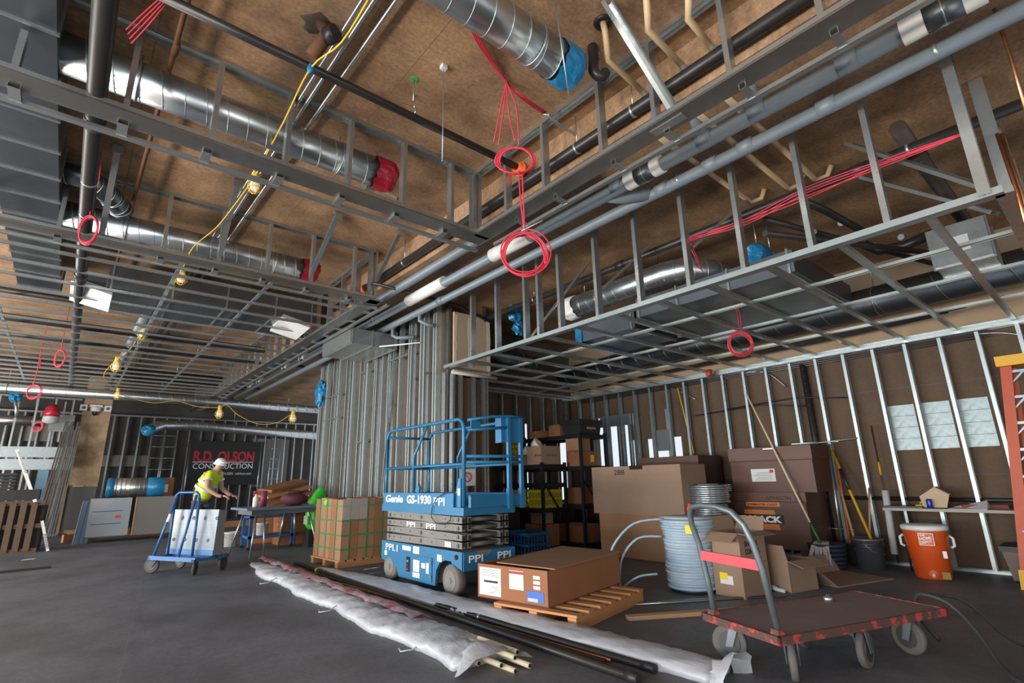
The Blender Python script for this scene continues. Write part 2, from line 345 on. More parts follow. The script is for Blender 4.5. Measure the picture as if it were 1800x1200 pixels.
member('top_track', (4.70, 7.4, ZR), (4.70, 13.1, ZR), (0, 0, -1), wall_partition, w=.106, fg=.05)
member('bottom_track', (4.70, 7.4, .002), (4.70, 13.1, .002), (0, 0, 1), wall_partition, w=.106, fg=.04)
KNOCK = mat('painted_knockout_light', (.75, .73, .66), .8)  # pale colour painted as light showing at stud knockouts, on some clip pieces
for k, z in enumerate((.62, 1.3, 2.05, 2.72)):
    for i, y in enumerate(ys):
        if (i*7+k*3) % 4 < 2: wpart(MB().cbox((4.742, y+.06, z+.04*((i*5) % 3)), (.006, .035, .06)), 'clip', KNOCK if (i+k) % 3 == 0 else GALVB, wall_partition)
# far wall and the stud screen in front of it
wall_far = struct('wall_far', MB().box((-7, 24.2, 0), (9.35, 24.35, ZC)), DARKB, 'dark far wall behind open studs')
for k in range(30): member('stud', (-2.6+.406*k, 24.0, .03), (-2.6+.406*k, 24.0, 3.9), (1, 0, 0), wall_far, w=.10, fg=.05)
member('top_track', (-3, 24.0, 3.92), (9.3, 24.0, 3.92), (0, 0, -1), wall_far, w=.106, fg=.05)
for x0, x1, z0, z1 in ((-2.9, -1.9, .9, 1.9), (2.1, 3.1, .8, 1.55), (6.7, 7.3, .7, 1.5)): wpart(MB().box((x0, 24.12, z0), (x1, 24.19, z1)), 'board_patch', mat('pale_blue_grey_board', (.30, .34, .36), .7), wall_far)
for x0, x1, z0, z1 in ((-1.85, 2.4, 2.05, 2.45), (-1.4, -.4, 2.9, 3.6), (5.9, 7.4, 1.2, 3.2)): wpart(MB().box((x0, 24.1, z0), (x1, 24.16, z1)), 'drywall_patch', mat('grey_drywall', (.22, .21, .20), .85), wall_far)
# column wrapped in stained plywood with a grey board skirt
column = struct('column', MB().box((.12, 21.0, 0), (.82, 21.7, ZC)), PLY, 'square column wrapped in water-stained plywood')
wpart(MB().box((.10, 20.95, .12), (.80, 20.99, 1.35)), 'skirt_board', mat('grey_cement_board', (.11, .11, .10), .8), column)
wpart(MB().box((.03, 20.9, 0), (.10, 21.0, 1.4)), 'timber_edge', WOOD, column)
wpart(MB().box((.22, 20.93, 1.36), (.46, 20.97, 1.38)), 'trim_strip', WHITEP, column)
# ------------------------------------------------------------------ framing overhead
PLT = mat('brown_reflection_plate', (.40, .385, .36), .22, .9, (.26, .25, .24), 8, .9, rough2=.38)  # galvanized steel with the floor's brown reflection put into its colour
def bulkhead(name, label, Y, xs, yrun, ystuds):
    t = thing(name, label, 'framing', (XT, Y, 4.12))
    member('top_track', (-.5, Y, ZC), (XT, Y, ZC), (0, 0, -1), t, w=.096, fg=.045)
    member('top_track', (-2.5, Y, ZC), (-1.08, Y, ZC), (0, 0, -1), t, w=.096, fg=.045)
    member('bottom_track', (-2.5, Y, 4.12), (XT, Y, 4.12), (0, 0, 1), t, w=.096, fg=.04)
    wpart(MB().box((-2.5, Y-.05, 4.10), (XT+.14, Y+.17, 4.115)), 'bottom_plate', PLT, t)
    member('ledge_track', (-2.5, Y+.28, 4.06), (XT+.2, Y+.28, 4.06), (0, 0, 1), t, w=.05, fg=.035)
    for x in xs:
        member('stud', (x, Y, 4.13), (x, Y, 4.47 if -1.15 < x < -.5 else ZC-.01), (1, 0, 0), t, w=.09, fg=.04)
        member('bracket', (x+.02, Y+.1, 4.075), (x+.02, Y+.3, 4.065), (0, 0, 1), t, w=.07, fg=.04)
    for dx in (-.045, .0): member('corner_stud', (XT+dx, Y, 4.13), (XT+dx, Y, ZC-.01), (-1 if dx else 1, 0, 0), t, w=.09, fg=.04)
    a, b = yrun
    member('top_track', (XT, a, ZC), (XT, b, ZC), (0, 0, -1), t, w=.096, fg=.045)
    member('bottom_track', (XT, a, 4.12), (XT, b, 4.12), (0, 0, 1), t, w=.096, fg=.04)
    wpart(MB().box((XT-.05, min(a, b), 4.10), (XT+.15, max(a, b), 4.115)), 'bottom_plate', PLT, t)
    member('ledge_track', (XT+.27, a, 4.06), (XT+.27, b, 4.06), (0, 0, 1), t, w=.05, fg=.035)
    for y in ystuds:
        member('stud', (XT, y, 4.13), (XT, y, ZC-.01), (0, 1, 0), t, w=.09, fg=.04)
        member('bracket', (XT+.1, y, 4.075), (XT+.29, y, 4.065), (0, 0, 1), t, w=.05, fg=.03)
    return t
b1 = bulkhead('bulkhead_frame', 'stud bulkhead hanging around the near ceiling recess, its corner beside the big red cable coil', 4.5, [-2.05, -1.4, -.72, -.09, .5, 1.1, 1.7, 2.31, 2.93], (4.5, -2.5), [3.89, 3.28, 2.52, 1.95, 1.3, .68, .08, -.5, -1.1])
b2 = bulkhead('bulkhead_frame', 'longer stud bulkhead running from behind the near one to the far end of the hall', 7.3, [-1.7, -1.1, -.5, .49, 1.11, 1.71, 2.32, 2.97], (7.3, 23.3), [7.9+.61*k for k in range(25)])
member('splice_plate', (XT+.05, 2.05, 4.095), (XT+.05, 1.75, 4.095), (0, 0, 1), b1, w=.09, fg=.004)
# kickers from the slab down to the bulkheads
def kicker(label, p0, p1, group=None):
    t = thing('kicker_brace', label, 'brace', p0, group=group)
    member('strut', V(p0)-V((0, 0, .06)), p1, (0, 0, 1), t, w=.06, fg=.035)
    wpart(MB().box((p0[0]-.05, p0[1]-.06, p0[2]-.1), (p0[0]+.05, p0[1]-.05, p0[2])).box((p0[0]-.05, p0[1]-.06, p0[2]-.006), (p0[0]+.05, p0[1]+.04, p0[2])), 'slab_clip', GALVB, t)
    return t
kicker('steel kicker brace meeting the far bulkhead corner beside the pale concrete step', on(703, 405, 2, ZC), on(660, 497, 1, 7.3))
kicker('steel kicker brace left of the far bulkhead corner, its clip alone on brown slab', on(593, 375, 2, ZC), on(548, 482, 1, 7.3))
kicker('steel kicker brace ending beside the upper caged yellow lamp', on(418, 318, 2, ZC), on(386, 455, 1, 7.3))
kicker('steel kicker brace just beside the long black pipe', on(208, 258, 2, ZC), on(178, 415, 1, 7.3))
k = thing('kicker_brace', 'long blue-grey kicker brace slanting across the tan pipes to the bulkhead', 'brace', on(1062, 2, 2, ZC))
member('strut', on(1062, 2, 2, ZC), on(1178, 190, 0, XT), (0, -1, -.3), k, w=.092, fg=.04)
k = thing('angle_bracket', 'dull steel angle bracket under the slab beside the red capped duct', 'bracket', on(655, 320, 2, ZC))
wpart(MB().box(on(655, 320, 2, ZC)-V((.1, .05, .14)), on(655, 320, 2, ZC)+V((.02, .1, 0))), 'clip_plate', GALV, k)
member('strut', on(655, 320, 2, ZC)-V((0, 0, .08)), on(700, 352, 1, 4.9), (0, 0, 1), k, w=.05, fg=.03)
# flat lid framing beyond the far bulkhead
lid = thing('ceiling_lid_frame', 'flat grid of thin steel joists and two runners filling the far ceiling', 'framing', (.5, 14, 4.12))
for k in range(20):
    y = 8.1+.61*k
    member('joist', (-3.2, y, 4.13), (XT, y, 4.13), (0, 0, 1), lid, w=.042, fg=.038)
for x in (.77, 1.92, -1.25): member('runner', (x, 7.6, 4.19), (x, 20.4, 4.19), (0, 0, 1), lid, w=.045, fg=.03, mt=GALVB)
for x in (.77, 1.92):
    for y in (10.5, 13.5, 16.5, 19.4): wpart(MB().cyl((x, y, 4.19), (x, y, ZC), .004, 5), 'hanger_wire', GALV, lid)
# soffit over the bay
sof = thing('soffit_frame', 'large dropped soffit of studs and joists over the right-hand bay', 'framing', (XS, 3.7, ZS))
member('edge_track', (XS, .19, ZS), (XS, 7.25, ZS), (0, 0, 1), sof, w=.10, fg=.045, mt=GALVB)
wpart(MB().box((XS-.052, .19, ZS-.004), (XS-.049, 7.25, ZS+.05)), 'edge_face', GALVB, sof)
SY = [6.45, 5.8, 5.15, 4.87, 4.46, 3.82, 3.2, 2.58, 2.0, 1.4, .84]
for y in SY: member('stud', (XS, y, ZS+.01), (XS, y, ZR-.01), (0, 1, 0), sof, w=.092, fg=.045)
for y, f in ((.27, 1), (.30, -1)): member('corner_stud', (XS, y, ZS+.01), (XS, y, ZR-.01), (0, f, 0), sof, w=.14, fg=.05)
member('top_track', (XS, .19, ZR), (XS, 7.3, ZR), (0, 0, -1), sof, w=.1, fg=.05)
for k in range(14):
    y = .62+.605*k
    member('joist', (XS, y, ZS+.005), (XW+.02, y, ZS+.005), (0, 0, 1), sof, w=.055, fg=.045)
for x, a, b in ((5.74, .25, 8.5), (6.75, .25, 8.5), (8.0, .3, 8.5)): member('runner', (x, a, ZS+.075), (x, b, ZS+.075), (0, 0, -1), sof, w=.05, fg=.03, mt=GALVB)
member('wall_track', (XW-.03, .0, ZS+.02), (XW-.03, YB-.05, ZS+.02), (-1, 0, 0), sof, w=.06, fg=.045, mt=GALVB)
member('end_track', (XS, .19, ZS), (XW, .19, ZS), (0, 0, 1), sof, w=.1, fg=.045)
for k in range(1, 7): member('stud', (XS+.61*k, .19, ZS+.01), (XS+.61*k, .19, ZR-.01), (1, 0, 0), sof, w=.092, fg=.045)
for (xa, ya, za), (xb, yb, zb) in (((on(1490, 255, 0, 5.3)), (XS+.04, .3, ZS+.1)), ((on(1515, 315, 0, 5.6)), (5.2, .3, ZS+.05)), ((5.5, 4.6, 4.40), (4.78, 5.2, ZS+.06)), ((5.6, 3.4, 4.40), (4.78, 3.85, ZS+.4)), ((5.6, 2.2, 4.40), (4.8, 2.6, ZS+.5))):
    member('diagonal_brace', (xa, ya, za), (xb, yb, zb), (0, 0, 1), sof, w=.09, fg=.03)
# ------------------------------------------------------------------ ducts
def spiral_duct(label, p0, p1, r, pitch=.17, cap=None, cap_end=1, group=None, pts=None, name='spiral_duct', m=None):
    p = [V(q) for q in (pts or (p0, p1))]
    t = thing(name, label, 'duct', p[0], group=group)
    wpart(MB().tube(p, r, 28), 'duct_body', m or SPIR, t)
    for a, b in zip(p, p[1:]):
        d = b-a; L = d.length; d.normalize(); x = d.orthogonal().normalized(); y = d.cross(x); n = max(8, int(L/pitch*18))
        wpart(MB().tube([a+d*(L*i/n)+(x*math.cos(2*PI*i/18)+y*math.sin(2*PI*i/18))*(r+.001) for i in range(n+1)], .004, 5), 'spiral_seam', GALVB, t)
    a, b = max(zip(p, p[1:]), key=lambda z: (z[1]-z[0]).length)
    for f in (.2, .8):
        c = a.lerp(b, f); top = ZC if c.x < 3.6 else ZR
        if top-c.z > r+.02: wpart(MB().cyl(c+V((0, 0, r)), V((c.x, c.y, top)), .006, 6), 'hanger_rod', GALV, t); wpart(MB().ring(c, r+.004, .008, (b-a)), 'hanger_ring', GALV, t)
    if cap:
        e, d = (p[-1], (p[-1]-p[-2]).normalized()) if cap_end else (p[0], (p[0]-p[1]).normalized())
        film_cap(e, d, r, cap, t)
    return t
def film_cap(e, d, r, material, parent, seed=3):
    rn = random.Random(seed); x = d.orthogonal().normalized(); y = d.cross(x); mb = MB(); n = 22; k = 0
    for off, q in ((-.2, 1.004), (-.10, 1.06), (-.03, 1.08), (.03, 1.0), (.07, .7), (.05, .3)):
        for j in range(n):
            a = 2*PI*j/n; rr = r*q*(1+rn.uniform(-.02, .10)); o = off+(rn.uniform(-.02, .02) if off < -.15 else rn.uniform(-.015, .015))
            mb.v.append(e+d*o+(x*math.cos(a)+y*math.sin(a))*rr)
    for i in range(5):
        for j in range(n): mb.f.append((i*n+j, i*n+(j+1) % n, (i+1)*n+(j+1) % n, (i+1)*n+j)); mb.sm.append(False)
    mb.f.append(tuple(5*n+j for j in range(n))); mb.sm.append(True)
    return wpart(mb, 'end_film', material, parent)
def rect_duct(label, lo, hi, axis, seams, m=None, name='rectangular_duct'):
    t = thing(name, label, 'duct', ((lo[0]+hi[0])/2, (lo[1]+hi[1])/2, lo[2]))
    wpart(MB().box(lo, hi), 'duct_body', m or GALVD, t)
    for s in seams:
        a = list(lo); b = list(hi); a[axis] = s-.012; b[axis] = s+.012
        for i in range(3):
            if i != axis: a[i] -= .018; b[i] += .018
        wpart(MB().box(a, b), 'flange', GALV, t)
    return t
spiral_duct('spiral duct with red film over its end inside the near bulkhead', (-.62, 4.85, 4.68), (2.33, 4.85, 4.68), .165, cap=REDF)
spiral_duct('spiral duct with crumpled blue film at its end near the top edge', (.6, 2.42, 4.66), (2.80, 2.42, 4.68), .16, cap=BLUEF)
spiral_duct('spiral duct with pink film end behind the far bulkhead studs', (-.5, 8.05, 4.66), (2.62, 8.05, 4.66), .16, cap=REDF)
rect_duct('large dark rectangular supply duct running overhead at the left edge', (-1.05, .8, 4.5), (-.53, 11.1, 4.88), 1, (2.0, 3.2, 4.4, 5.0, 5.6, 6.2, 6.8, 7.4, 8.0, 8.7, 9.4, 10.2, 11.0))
t = rect_duct('wide dark rectangular duct crossing the far ceiling with two white registers', (.05, 9.6, 4.28), (3.2, 10.9, 4.66), 0, (.1, .9, 1.7, 2.5, 3.15))
for c in (on(168, 475, 2, 4.25), on(530, 560, 2, 4.2)):
    a = V((c.x, min(max(c.y, 9.9), 10.6), 4.18))
    wpart(MB().hexa([a+V(q) for q in ((-.26, -.36, .08), (.24, -.42, -.06), (.24, .36, -.12), (-.26, .36, -.02), (-.22, -.3, .16), (.24, -.34, .05), (.24, .36, .0), (-.22, .36, .1))]), 'register', WHITEP, t)
    wpart(MB().box(a+V((-.15, -.2, .18)), a+V((.15, .2, .3))), 'register_neck', GALVD, t)
spiral_duct('dark round branch duct curling out of the large left duct', None, None, .12, pts=[(-.6, 7.0, 4.7), (-.3, 7.0, 4.7), (-.1, 7.2, 4.66), (.05, 7.5, 4.64)], m=GALVD)
spiral_duct('long thin spiral duct crossing the far end below the lid', (-4, 19.2, 3.98), (8.2, 19.2, 3.93), .135, pitch=.32)
spiral_duct('low spiral duct above the black banner with a blue capped elbow', None, None, .17, pitch=.3, pts=[on(258, 757, 1, 21.2), on(285, 747, 1, 21.8), on(340, 748, 1, 21.8), on(640, 772, 1, 21.8)], cap=BLUEF, cap_end=0)
spiral_duct('blue tinted spiral duct low behind the stud screen at the far left', on(-40, 736, 1, 22.6), on(80, 741, 1, 22.6), .16, pitch=.3)
spiral_duct('horizontal spiral duct behind soffit studs with an elbow and yellow sticker', None, None, .165, pts=[(5.78, 5.35, 3.9), (5.78, 3.55, 3.92), (5.86, 3.3, 3.92), (6.1, 3.1, 3.88), (6.6, 2.95, 3.75)], cap=WHITEP, cap_end=0)
spiral_duct('spiral duct stub with blue film end above the rectangular bay duct', None, None, .13, pts=[on(1325, 447, 0, 6.0), on(1365, 465, 0, 6.5), on(1395, 488, 0, 6.9)], cap=BLUEF, cap_end=0)
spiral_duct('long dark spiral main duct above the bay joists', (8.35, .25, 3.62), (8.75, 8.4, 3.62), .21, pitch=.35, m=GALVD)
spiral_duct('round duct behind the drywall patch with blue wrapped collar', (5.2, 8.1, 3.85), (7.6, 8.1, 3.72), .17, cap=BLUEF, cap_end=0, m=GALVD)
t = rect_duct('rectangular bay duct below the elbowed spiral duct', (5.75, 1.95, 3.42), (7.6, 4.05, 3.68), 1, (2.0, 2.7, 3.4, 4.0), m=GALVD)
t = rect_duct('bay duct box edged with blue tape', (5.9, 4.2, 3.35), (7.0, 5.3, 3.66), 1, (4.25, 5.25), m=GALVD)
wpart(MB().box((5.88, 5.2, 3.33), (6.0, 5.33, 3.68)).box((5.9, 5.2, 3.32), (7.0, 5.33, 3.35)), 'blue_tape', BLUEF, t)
t = rect_duct('square galvanized damper box with a printed tag at the right end of the bay', (7.2, .5, 3.5), (7.75, 1.0, 3.95), 0, (7.25, 7.7), m=GALV)
wpart(MB().box((7.19, .66, 3.62), (7.195, .82, 3.8)), 'printed_tag', PAPER, t)
rect_duct('galvanized rectangular duct passing over the partition top', (3.66, 8.9, 3.80), (4.62, 10.3, 4.09), 0, (3.7, 4.1, 4.58), m=GALV)
# ------------------------------------------------------------------ pipes
def pipe(name, label, pts, r, m, n=14, cat='pipe', couplings=(), cm=None, clamps=(), group=None, hang=None):
    pts = [V(p) for p in pts]
    t = thing(name, label, cat, pts[0], group=group)
    wpart(MB().tube(pts, r, n), 'pipe_run', m, t)
    d = (pts[-1]-pts[0]).normalized()
    for c in couplings: c = V(c); wpart(MB().tube([c-d*.07, c+d*.07], r*1.16, n), 'coupling', cm or m, t)
    for c in clamps:
        c = V(c); wpart(MB().tube([c-d*.012, c+d*.012], r*1.1, n), 'clamp', GALVB, t)
        if hang: wpart(MB().cyl(c+V((0, 0, r)), V((c.x, c.y, hang)), .006, 6), 'hanger_rod', GALV, t)
    return t
pipe('sprinkler_pipe', 'long thick black steel pipe running beside the dark left duct', [(-.25, 1.8, 4.2), (-.27, 20, 4.2)], .066, BLACKP, couplings=[(-.25, 4.9, 4.2), (-.26, 9, 4.2)], clamps=[(-.25, 6.0, 4.2), (-.25, 6.8, 4.2)], hang=ZC)
pipe('sprinkler_pipe', 'black steel pipe crossing the near recess to an orange valve', [(-.6, 3.8, 4.7), (3.42, 3.8, 4.7)], .038, BLACKP, clamps=[on(728, 197, 1, 3.8)], hang=ZC)
pipe('rusty_pipe', 'thin rust-brown pipe running lengthwise across the recess', [(.18, 2, 4.8), (.1, 12, 4.8)], .02, RUSTP, couplings=[(.17, 4.4, 4.8), (.15, 6.1, 4.8)])
pipe('drain_pipe', 'thick black pipe with white print beside the near bulkhead studs', [(3.5, -2, 4.55), (3.5, 9.4, 4.55)], .058, BLACKP, clamps=[(3.5, 2.3, 4.55), (3.5, 3.0, 4.55), (3.5, 6.6, 4.55)], hang=ZC-.02)
for i, dx in enumerate((0, .07, .2)): pipe('conduit', ('first', 'second', 'third')[i]+' of three parallel steel conduits running lengthwise under the slab', [(1.22+dx, 1, 4.89), (1.02+dx, 22, 4.89)], .017, GALV, 8, 'conduit', group='slab conduits')
pipe('grey_drain_pipe', 'upper grey plastic drain pipe with tees and white foam hangers', [(4.0, -2, 4.24), (4.0, 22, 4.18)], .068, GREYP, couplings=[(4.0, .75, 4.24), (4.0, 1.42, 4.24), (4.0, 1.9, 4.24), (4.0, 2.9, 4.24), (4.0, 8.6, 4.22)])
pipe('grey_drain_pipe', 'lower grey plastic drain pipe nearest the bay soffit', [(4.36, -2, 4.22), (4.36, 22, 4.14)], .062, GREYP, couplings=[(4.36, 1.02, 4.22), (4.36, 1.7, 4.22), (4.36, 2.05, 4.22), (4.36, 2.6, 4.22), (4.36, 6.9, 4.2)], clamps=[(4.36, .3, 4.22), (4.36, 2.4, 4.22)])
pipe('grey_drain_pipe', 'third grey plastic pipe seen only between the two bulkheads', [(3.72, 3.0, 4.37), (3.72, 20, 4.31)], .068, GREYP)
w = thing('pipe_wye', 'grey plastic wye joining the two drain pipes', 'pipe fitting', (4.18, 3.05, 4.23))
wpart(MB().tube([(4.0, 3.1, 4.24), (4.18, 3.0, 4.235), (4.36, 2.75, 4.22)], .072, 14), 'branch', GREYP, w)
for y, lab in ((1.42, 'nearer'), (1.92, 'farther')):
    w = thing('pipe_tee', 'grey tee rising from the upper drain pipe, the '+lab+' of two', 'pipe fitting', (4.0, y, 4.24))
    wpart(MB().cyl((4.0, y, 4.2), (3.9, y, 4.42), .055, 14), 'branch', GREYP, w); wpart(MB().cyl((3.97, y, 4.28), (3.95, y, 4.33), .066, 14), 'collar', GREYP, w)
def foam(label, y0, y1, x=4.0, z=4.24, sad=True):
    t = thing('pipe_insulation', label, 'insulation', (x, y0, z))
    wpart(MB().cyl((x, y0, z), (x, y1, z), .092, 18), 'foam_sleeve', WHITEP, t)
    if sad:
        a = y0+(y1-y0)*.25; b = y0+(y1-y0)*.7
        wpart(MB().cyl((x, a, z-.002), (x, b, z-.002), .0945, 18), 'steel_saddle', GALVD, t)
        wpart(MB().ring((x, (a+b)/2, z), .09, .008, (0, 1, 0)), 'clevis_strap', GALV, t)
        wpart(MB().cyl((x, (a+b)/2, z+.09), (x, (a+b)/2, ZR), .006, 6), 'hanger_rod', GALV, t)
foam('white foam sleeve with steel saddle near the upper right corner', -.02, .42)
foam('white foam sleeve with steel saddle right of the two hanging red coils', 2.36, 2.78)
foam('plain white foam sleeve behind the lower red coil', 4.3, 5.05, sad=False)
foam('plain white foam sleeve between the bulkhead corners', 6.25, 7.35, sad=False)
for i, y in enumerate((10.4, 12.3, 13.6, 16.0, 17.0, 20.6)): foam(('first', 'second', 'third', 'fourth', 'fifth', 'sixth')[i]+' white pipe sleeve along the far drain pipes, counted from the partition', y, y+.35, sad=True)
for i, (x, y, x2) in enumerate(((2.95, 2.18, 5.5), (2.96, 1.78, 5.55), (3.12, 1.52, 5.6))):
    t = pipe('tan_pipe', 'tan pipe dropping from a slab hole, '+('nearest the blue film', 'middle of three', 'farthest from the blue film')[i], [(x-.1, y-.1, ZC), (x-.08, y-.1, 4.86), (x-.02, y-.06, 4.78), (x+.06, y, 4.74), (3.62, y, 4.66)], .027, TANP, 12)
    wpart(MB().ring((x-.1, y-.1, ZC-.003), .06, .02, n=18), 'hole_rim', BLACK, t)
    t = thing('pipe_sleeve', 'rusty coiled firestop sleeve where a tan pipe enters the step, '+('farthest', 'middle', 'nearest')[i]+' of three', 'pipe sleeve', (3.58, y, 4.6))
    wpart(MB().cyl((3.50, y-.02, 4.62), (3.6, y-.02, 4.6), .045, 14), 'collar', GALV, t)
    for q in range(4): wpart(MB().ring((3.53+.018*q, y-.02, 4.615), .05, .007, (1, 0, 0), 16, 5), 'ring', RUSTP, t)
    pipe('tan_pipe', 'tan pipe with return bend beyond the grey drain pipes, '+('farthest back', 'middle one', 'nearest')[i], [(3.62, y+.05, 4.36), (x2, y+.05, 4.33), (x2+.1, y+.06, 4.33), (x2+.16, y-.04, 4.36), (x2+.14, y-.1, ZR)], .027, TANP, 12)
for i, (y, z) in enumerate(((.9, 4.05), (2.3, 4.02))): pass
pipe('sprinkler_pipe', 'black sprinkler main behind the soffit studs', [(5.55, -.5, 4.18), (5.55, 8, 4.18)], .05, BLACKP, couplings=[(5.55, 1.15, 4.18), (5.55, 4.1, 4.18)], clamps=[(5.55, .75, 4.18), (5.55, 1.65, 4.18), (5.55, 3.1, 4.18), (5.55, 5.9, 4.18)], hang=ZR)
pipe('waste_pipe', 'fat brown cast iron waste pipe crossing above the right end of the bay', [(5.3, .75, 4.3), (7.9, .7, 4.15)], .07, mat('dark_cast_iron', (.07, .055, .045), .5, .4), couplings=[(5.9, .74, 4.27)])
for i, y in enumerate((.95, 1.25)): pipe('black_gas_pipe', 'black pipe with silver clamps above the bay, '+('nearer the wall end', 'farther back')[i], [on(1345, 410-25*i, 1, y+1), (8.9, y, 4.1)], .035, BLACKP, clamps=[(6.6, y+.7, 4.15), (7.1, y+.5, 4.14), (7.6, y+.35, 4.13)])
pipe('black_trap_pipe', 'curved black pipe bend glinting over the bay joists', [on(1520, 430, 0, 7.6), on(1545, 440, 0, 7.6), on(1590, 432, 0, 7.6), on(1640, 410, 0, 7.6)], .06, BLACKP)
pipe('branch_pipe', 'short black branch falling from the sprinkler main', [(5.55, 1.75, 4.15), (5.9, 1.6, 4.05), (6.6, 1.45, 3.95)], .04, BLACKP)
for i, (x0, y0, x1, y1, xx) in enumerate(((1733, -25, 1812, 225, 4.55), (1752, 235, 1818, 450, 4.78), (1760, 235, 1826, 450, 4.80))):
    pipe('copper_riser', ('uppermost', 'lower outer', 'lower inner')[i]+' of three slim copper tubes passing the soffit corner', [on(x0, y0, 0, xx), on((x0+x1)/2+4, (y0+y1)/2, 0, xx), on(x1, y1, 0, xx)], .011, COPPER, 8, 'tube', group='copper tubes at the soffit corner')
pipe('cross_pipe', 'thin black pipe crossing between the soffit corner and the far bulkhead', [on(655, 497, 1, 7.2), on(800, 535, 1, 7.2), (5.9, 7.15, 4.05)], .028, BLACKP)
pipe('grey_riser', 'small grey riser elbow dropping beside the partition top', [(4.36, 7.6, 4.2), (4.36, 7.6, 4.02), (4.45, 7.5, 3.95), (4.6, 7.45, 3.93)], .035, GREYP)
pipe('grey_riser', 'small grey riser elbow dropping onto the partition duct', [(4.36, 8.6, 4.18), (4.36, 8.6, 3.98), (4.40, 8.5, 3.92), (4.6, 8.2, 3.9)], .035, GREYP)
pipe('white_rod', 'slim white plastic rod under the partition duct', [(4.2, 8.8, 3.78), (4.62, 8.0, 3.75)], .014, WHITEP, 8)
for i, (y, r) in enumerate(((11.1, .05), (12.9, .07), (14.3, .06), (17.3, .09), (18.6, .06))): pipe('cross_pipe', 'black pipe crossing above the far lid joists, '+('first', 'second', 'third', 'fourth', 'fifth')[i]+' counted from the white registers', [(-4, y, 4.4), (3.2 if i % 2 else 4.6, y, 4.4)], r, BLACKP, group='far crossing pipes')
pipe('longitudinal_pipe', 'dark lengthwise pipe beside the string of caged lamps', [(.72, 10.9, 4.45), (.6, 21, 4.45)], .085, GREYP, clamps=[(.7, 12, 4.45), (.68, 14, 4.45)])
# ------------------------------------------------------------------ scissor lift
LB = mat('worn_blue_paint', (.016, .135, .285), .42, .1, (.02, .165, .33), 4, .8, wear=(.22, .24, .26), wear_scale=9, wear_t=.70)
LBG = mat('dusty_grey_steel', (.23, .225, .21), .6, .4, (.16, .155, .145), 9, .8)
TYRE = mat('grey_solid_tyre', (.155, .14, .125), .8, 0, (.11, .10, .09), 10, .7)
DARKH = mat('painted_hollow_shade', (.012, .011, .01), .9)  # near-black pieces paint the shade inside holes, slots and tube ends
lift = thing('scissor_lift', 'blue self-propelled scissor lift with folded grey arms and guard rails', 'scissor lift', (3.96, 6.12, 0))
X0, X1, Y0, Y1 = 3.58, 4.34, 5.13, 7.14
def sidepoly(poly, x, th, name, m): return wpart(MB().prism(poly, (x, 0, 0), (0, 1, 0), (0, 0, 1), (1, 0, 0), th), name, m, lift)
arch = [(5.50+.27*math.cos(a), .17+.25*math.sin(a)) for a in [PI*i/8 for i in range(0, 9)]][::-1]
side = [(Y0, .22), (Y0, .50), (Y1, .50), (Y1, .27), (7.03, .24), (6.6, .09), (5.80, .09)]+[(5.40+.26*math.cos(PI*i/8), .16+.22*math.sin(PI*i/8)) for i in range(0, 9)]
side = [(Y0, .30), (Y0, .50), (Y1, .50), (Y1, .26), (6.70, .20), (6.62, .08), (5.72, .08), (5.70, .25), (5.62, .345), (5.5, .385), (5.36, .385), (5.24, .33)]
for x in (X0, X1-.03): sidepoly(side, x, .03, 'chassis_side', LB)
wpart(MB().box((X0+.03, 5.75, .10), (X1-.03, 6.62, .44)), 'chassis_core', LBG, lift)
wpart(MB().box((X0+.01, Y0, .42), (X1-.01, Y1, .50)), 'chassis_top', LBG, lift)
wpart(MB().prism([(X0, .30), (X1, .30), (X1, .5), (3.98, .5), (3.93, .44), (3.80, .44), (3.75, .5), (X0, .5)], (0, Y0+.02, 0), (1, 0, 0), (0, 0, 1), (0, -1, 0), .03), 'chassis_end', LB, lift)
dr = wpart(MB().box((X0-.012, 5.78, .11), (X0+.001, 6.5, .385)), 'side_door', LB, lift)
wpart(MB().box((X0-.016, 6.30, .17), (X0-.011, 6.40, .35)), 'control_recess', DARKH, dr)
for z, c in ((.2, (.5, .02, .02)), (.25, (.05, .05, .05)), (.30, (.3, .3, .3))): wpart(MB().cyl((X0-.012, 6.35, z), (X0-.03, 6.35, z), .014, 10), 'control_button', mat('button_%d' % int(z*100), c, .5), dr)
for z in (.17, .33): wpart(MB().cbox((X0-.016, 5.8, z), (.012, .04, .035)), 'hinge', LBG, dr)
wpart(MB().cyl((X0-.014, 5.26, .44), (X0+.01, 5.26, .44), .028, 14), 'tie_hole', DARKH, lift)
for nm, y, r in (('near', 5.40, .175), ('far', 6.90, .175)):
    for x in (X0+.005, X1-.125):
        o = wpart(MB().tube([(x, y, r), (x+.015, y, r), (x+.105, y, r), (x+.12, y, r)], [r-.018, r, r, r-.018], 28), 'wheel', TYRE, lift)
        wpart(MB().cyl((x-.006, y, r), (x+.01, y, r), .115, 20), 'rim', LBG, o); wpart(MB().cyl((x-.016, y, r), (x, y, r), .035, 12), 'hub', LBG, o)
wpart(MB().cyl((3.66, 5.4, .3), (3.66, 5.4, .42), .05, 14).cyl((3.66, 5.4, .33), (3.66, 5.4, .35), .075, 14), 'steer_pivot', LB, lift)
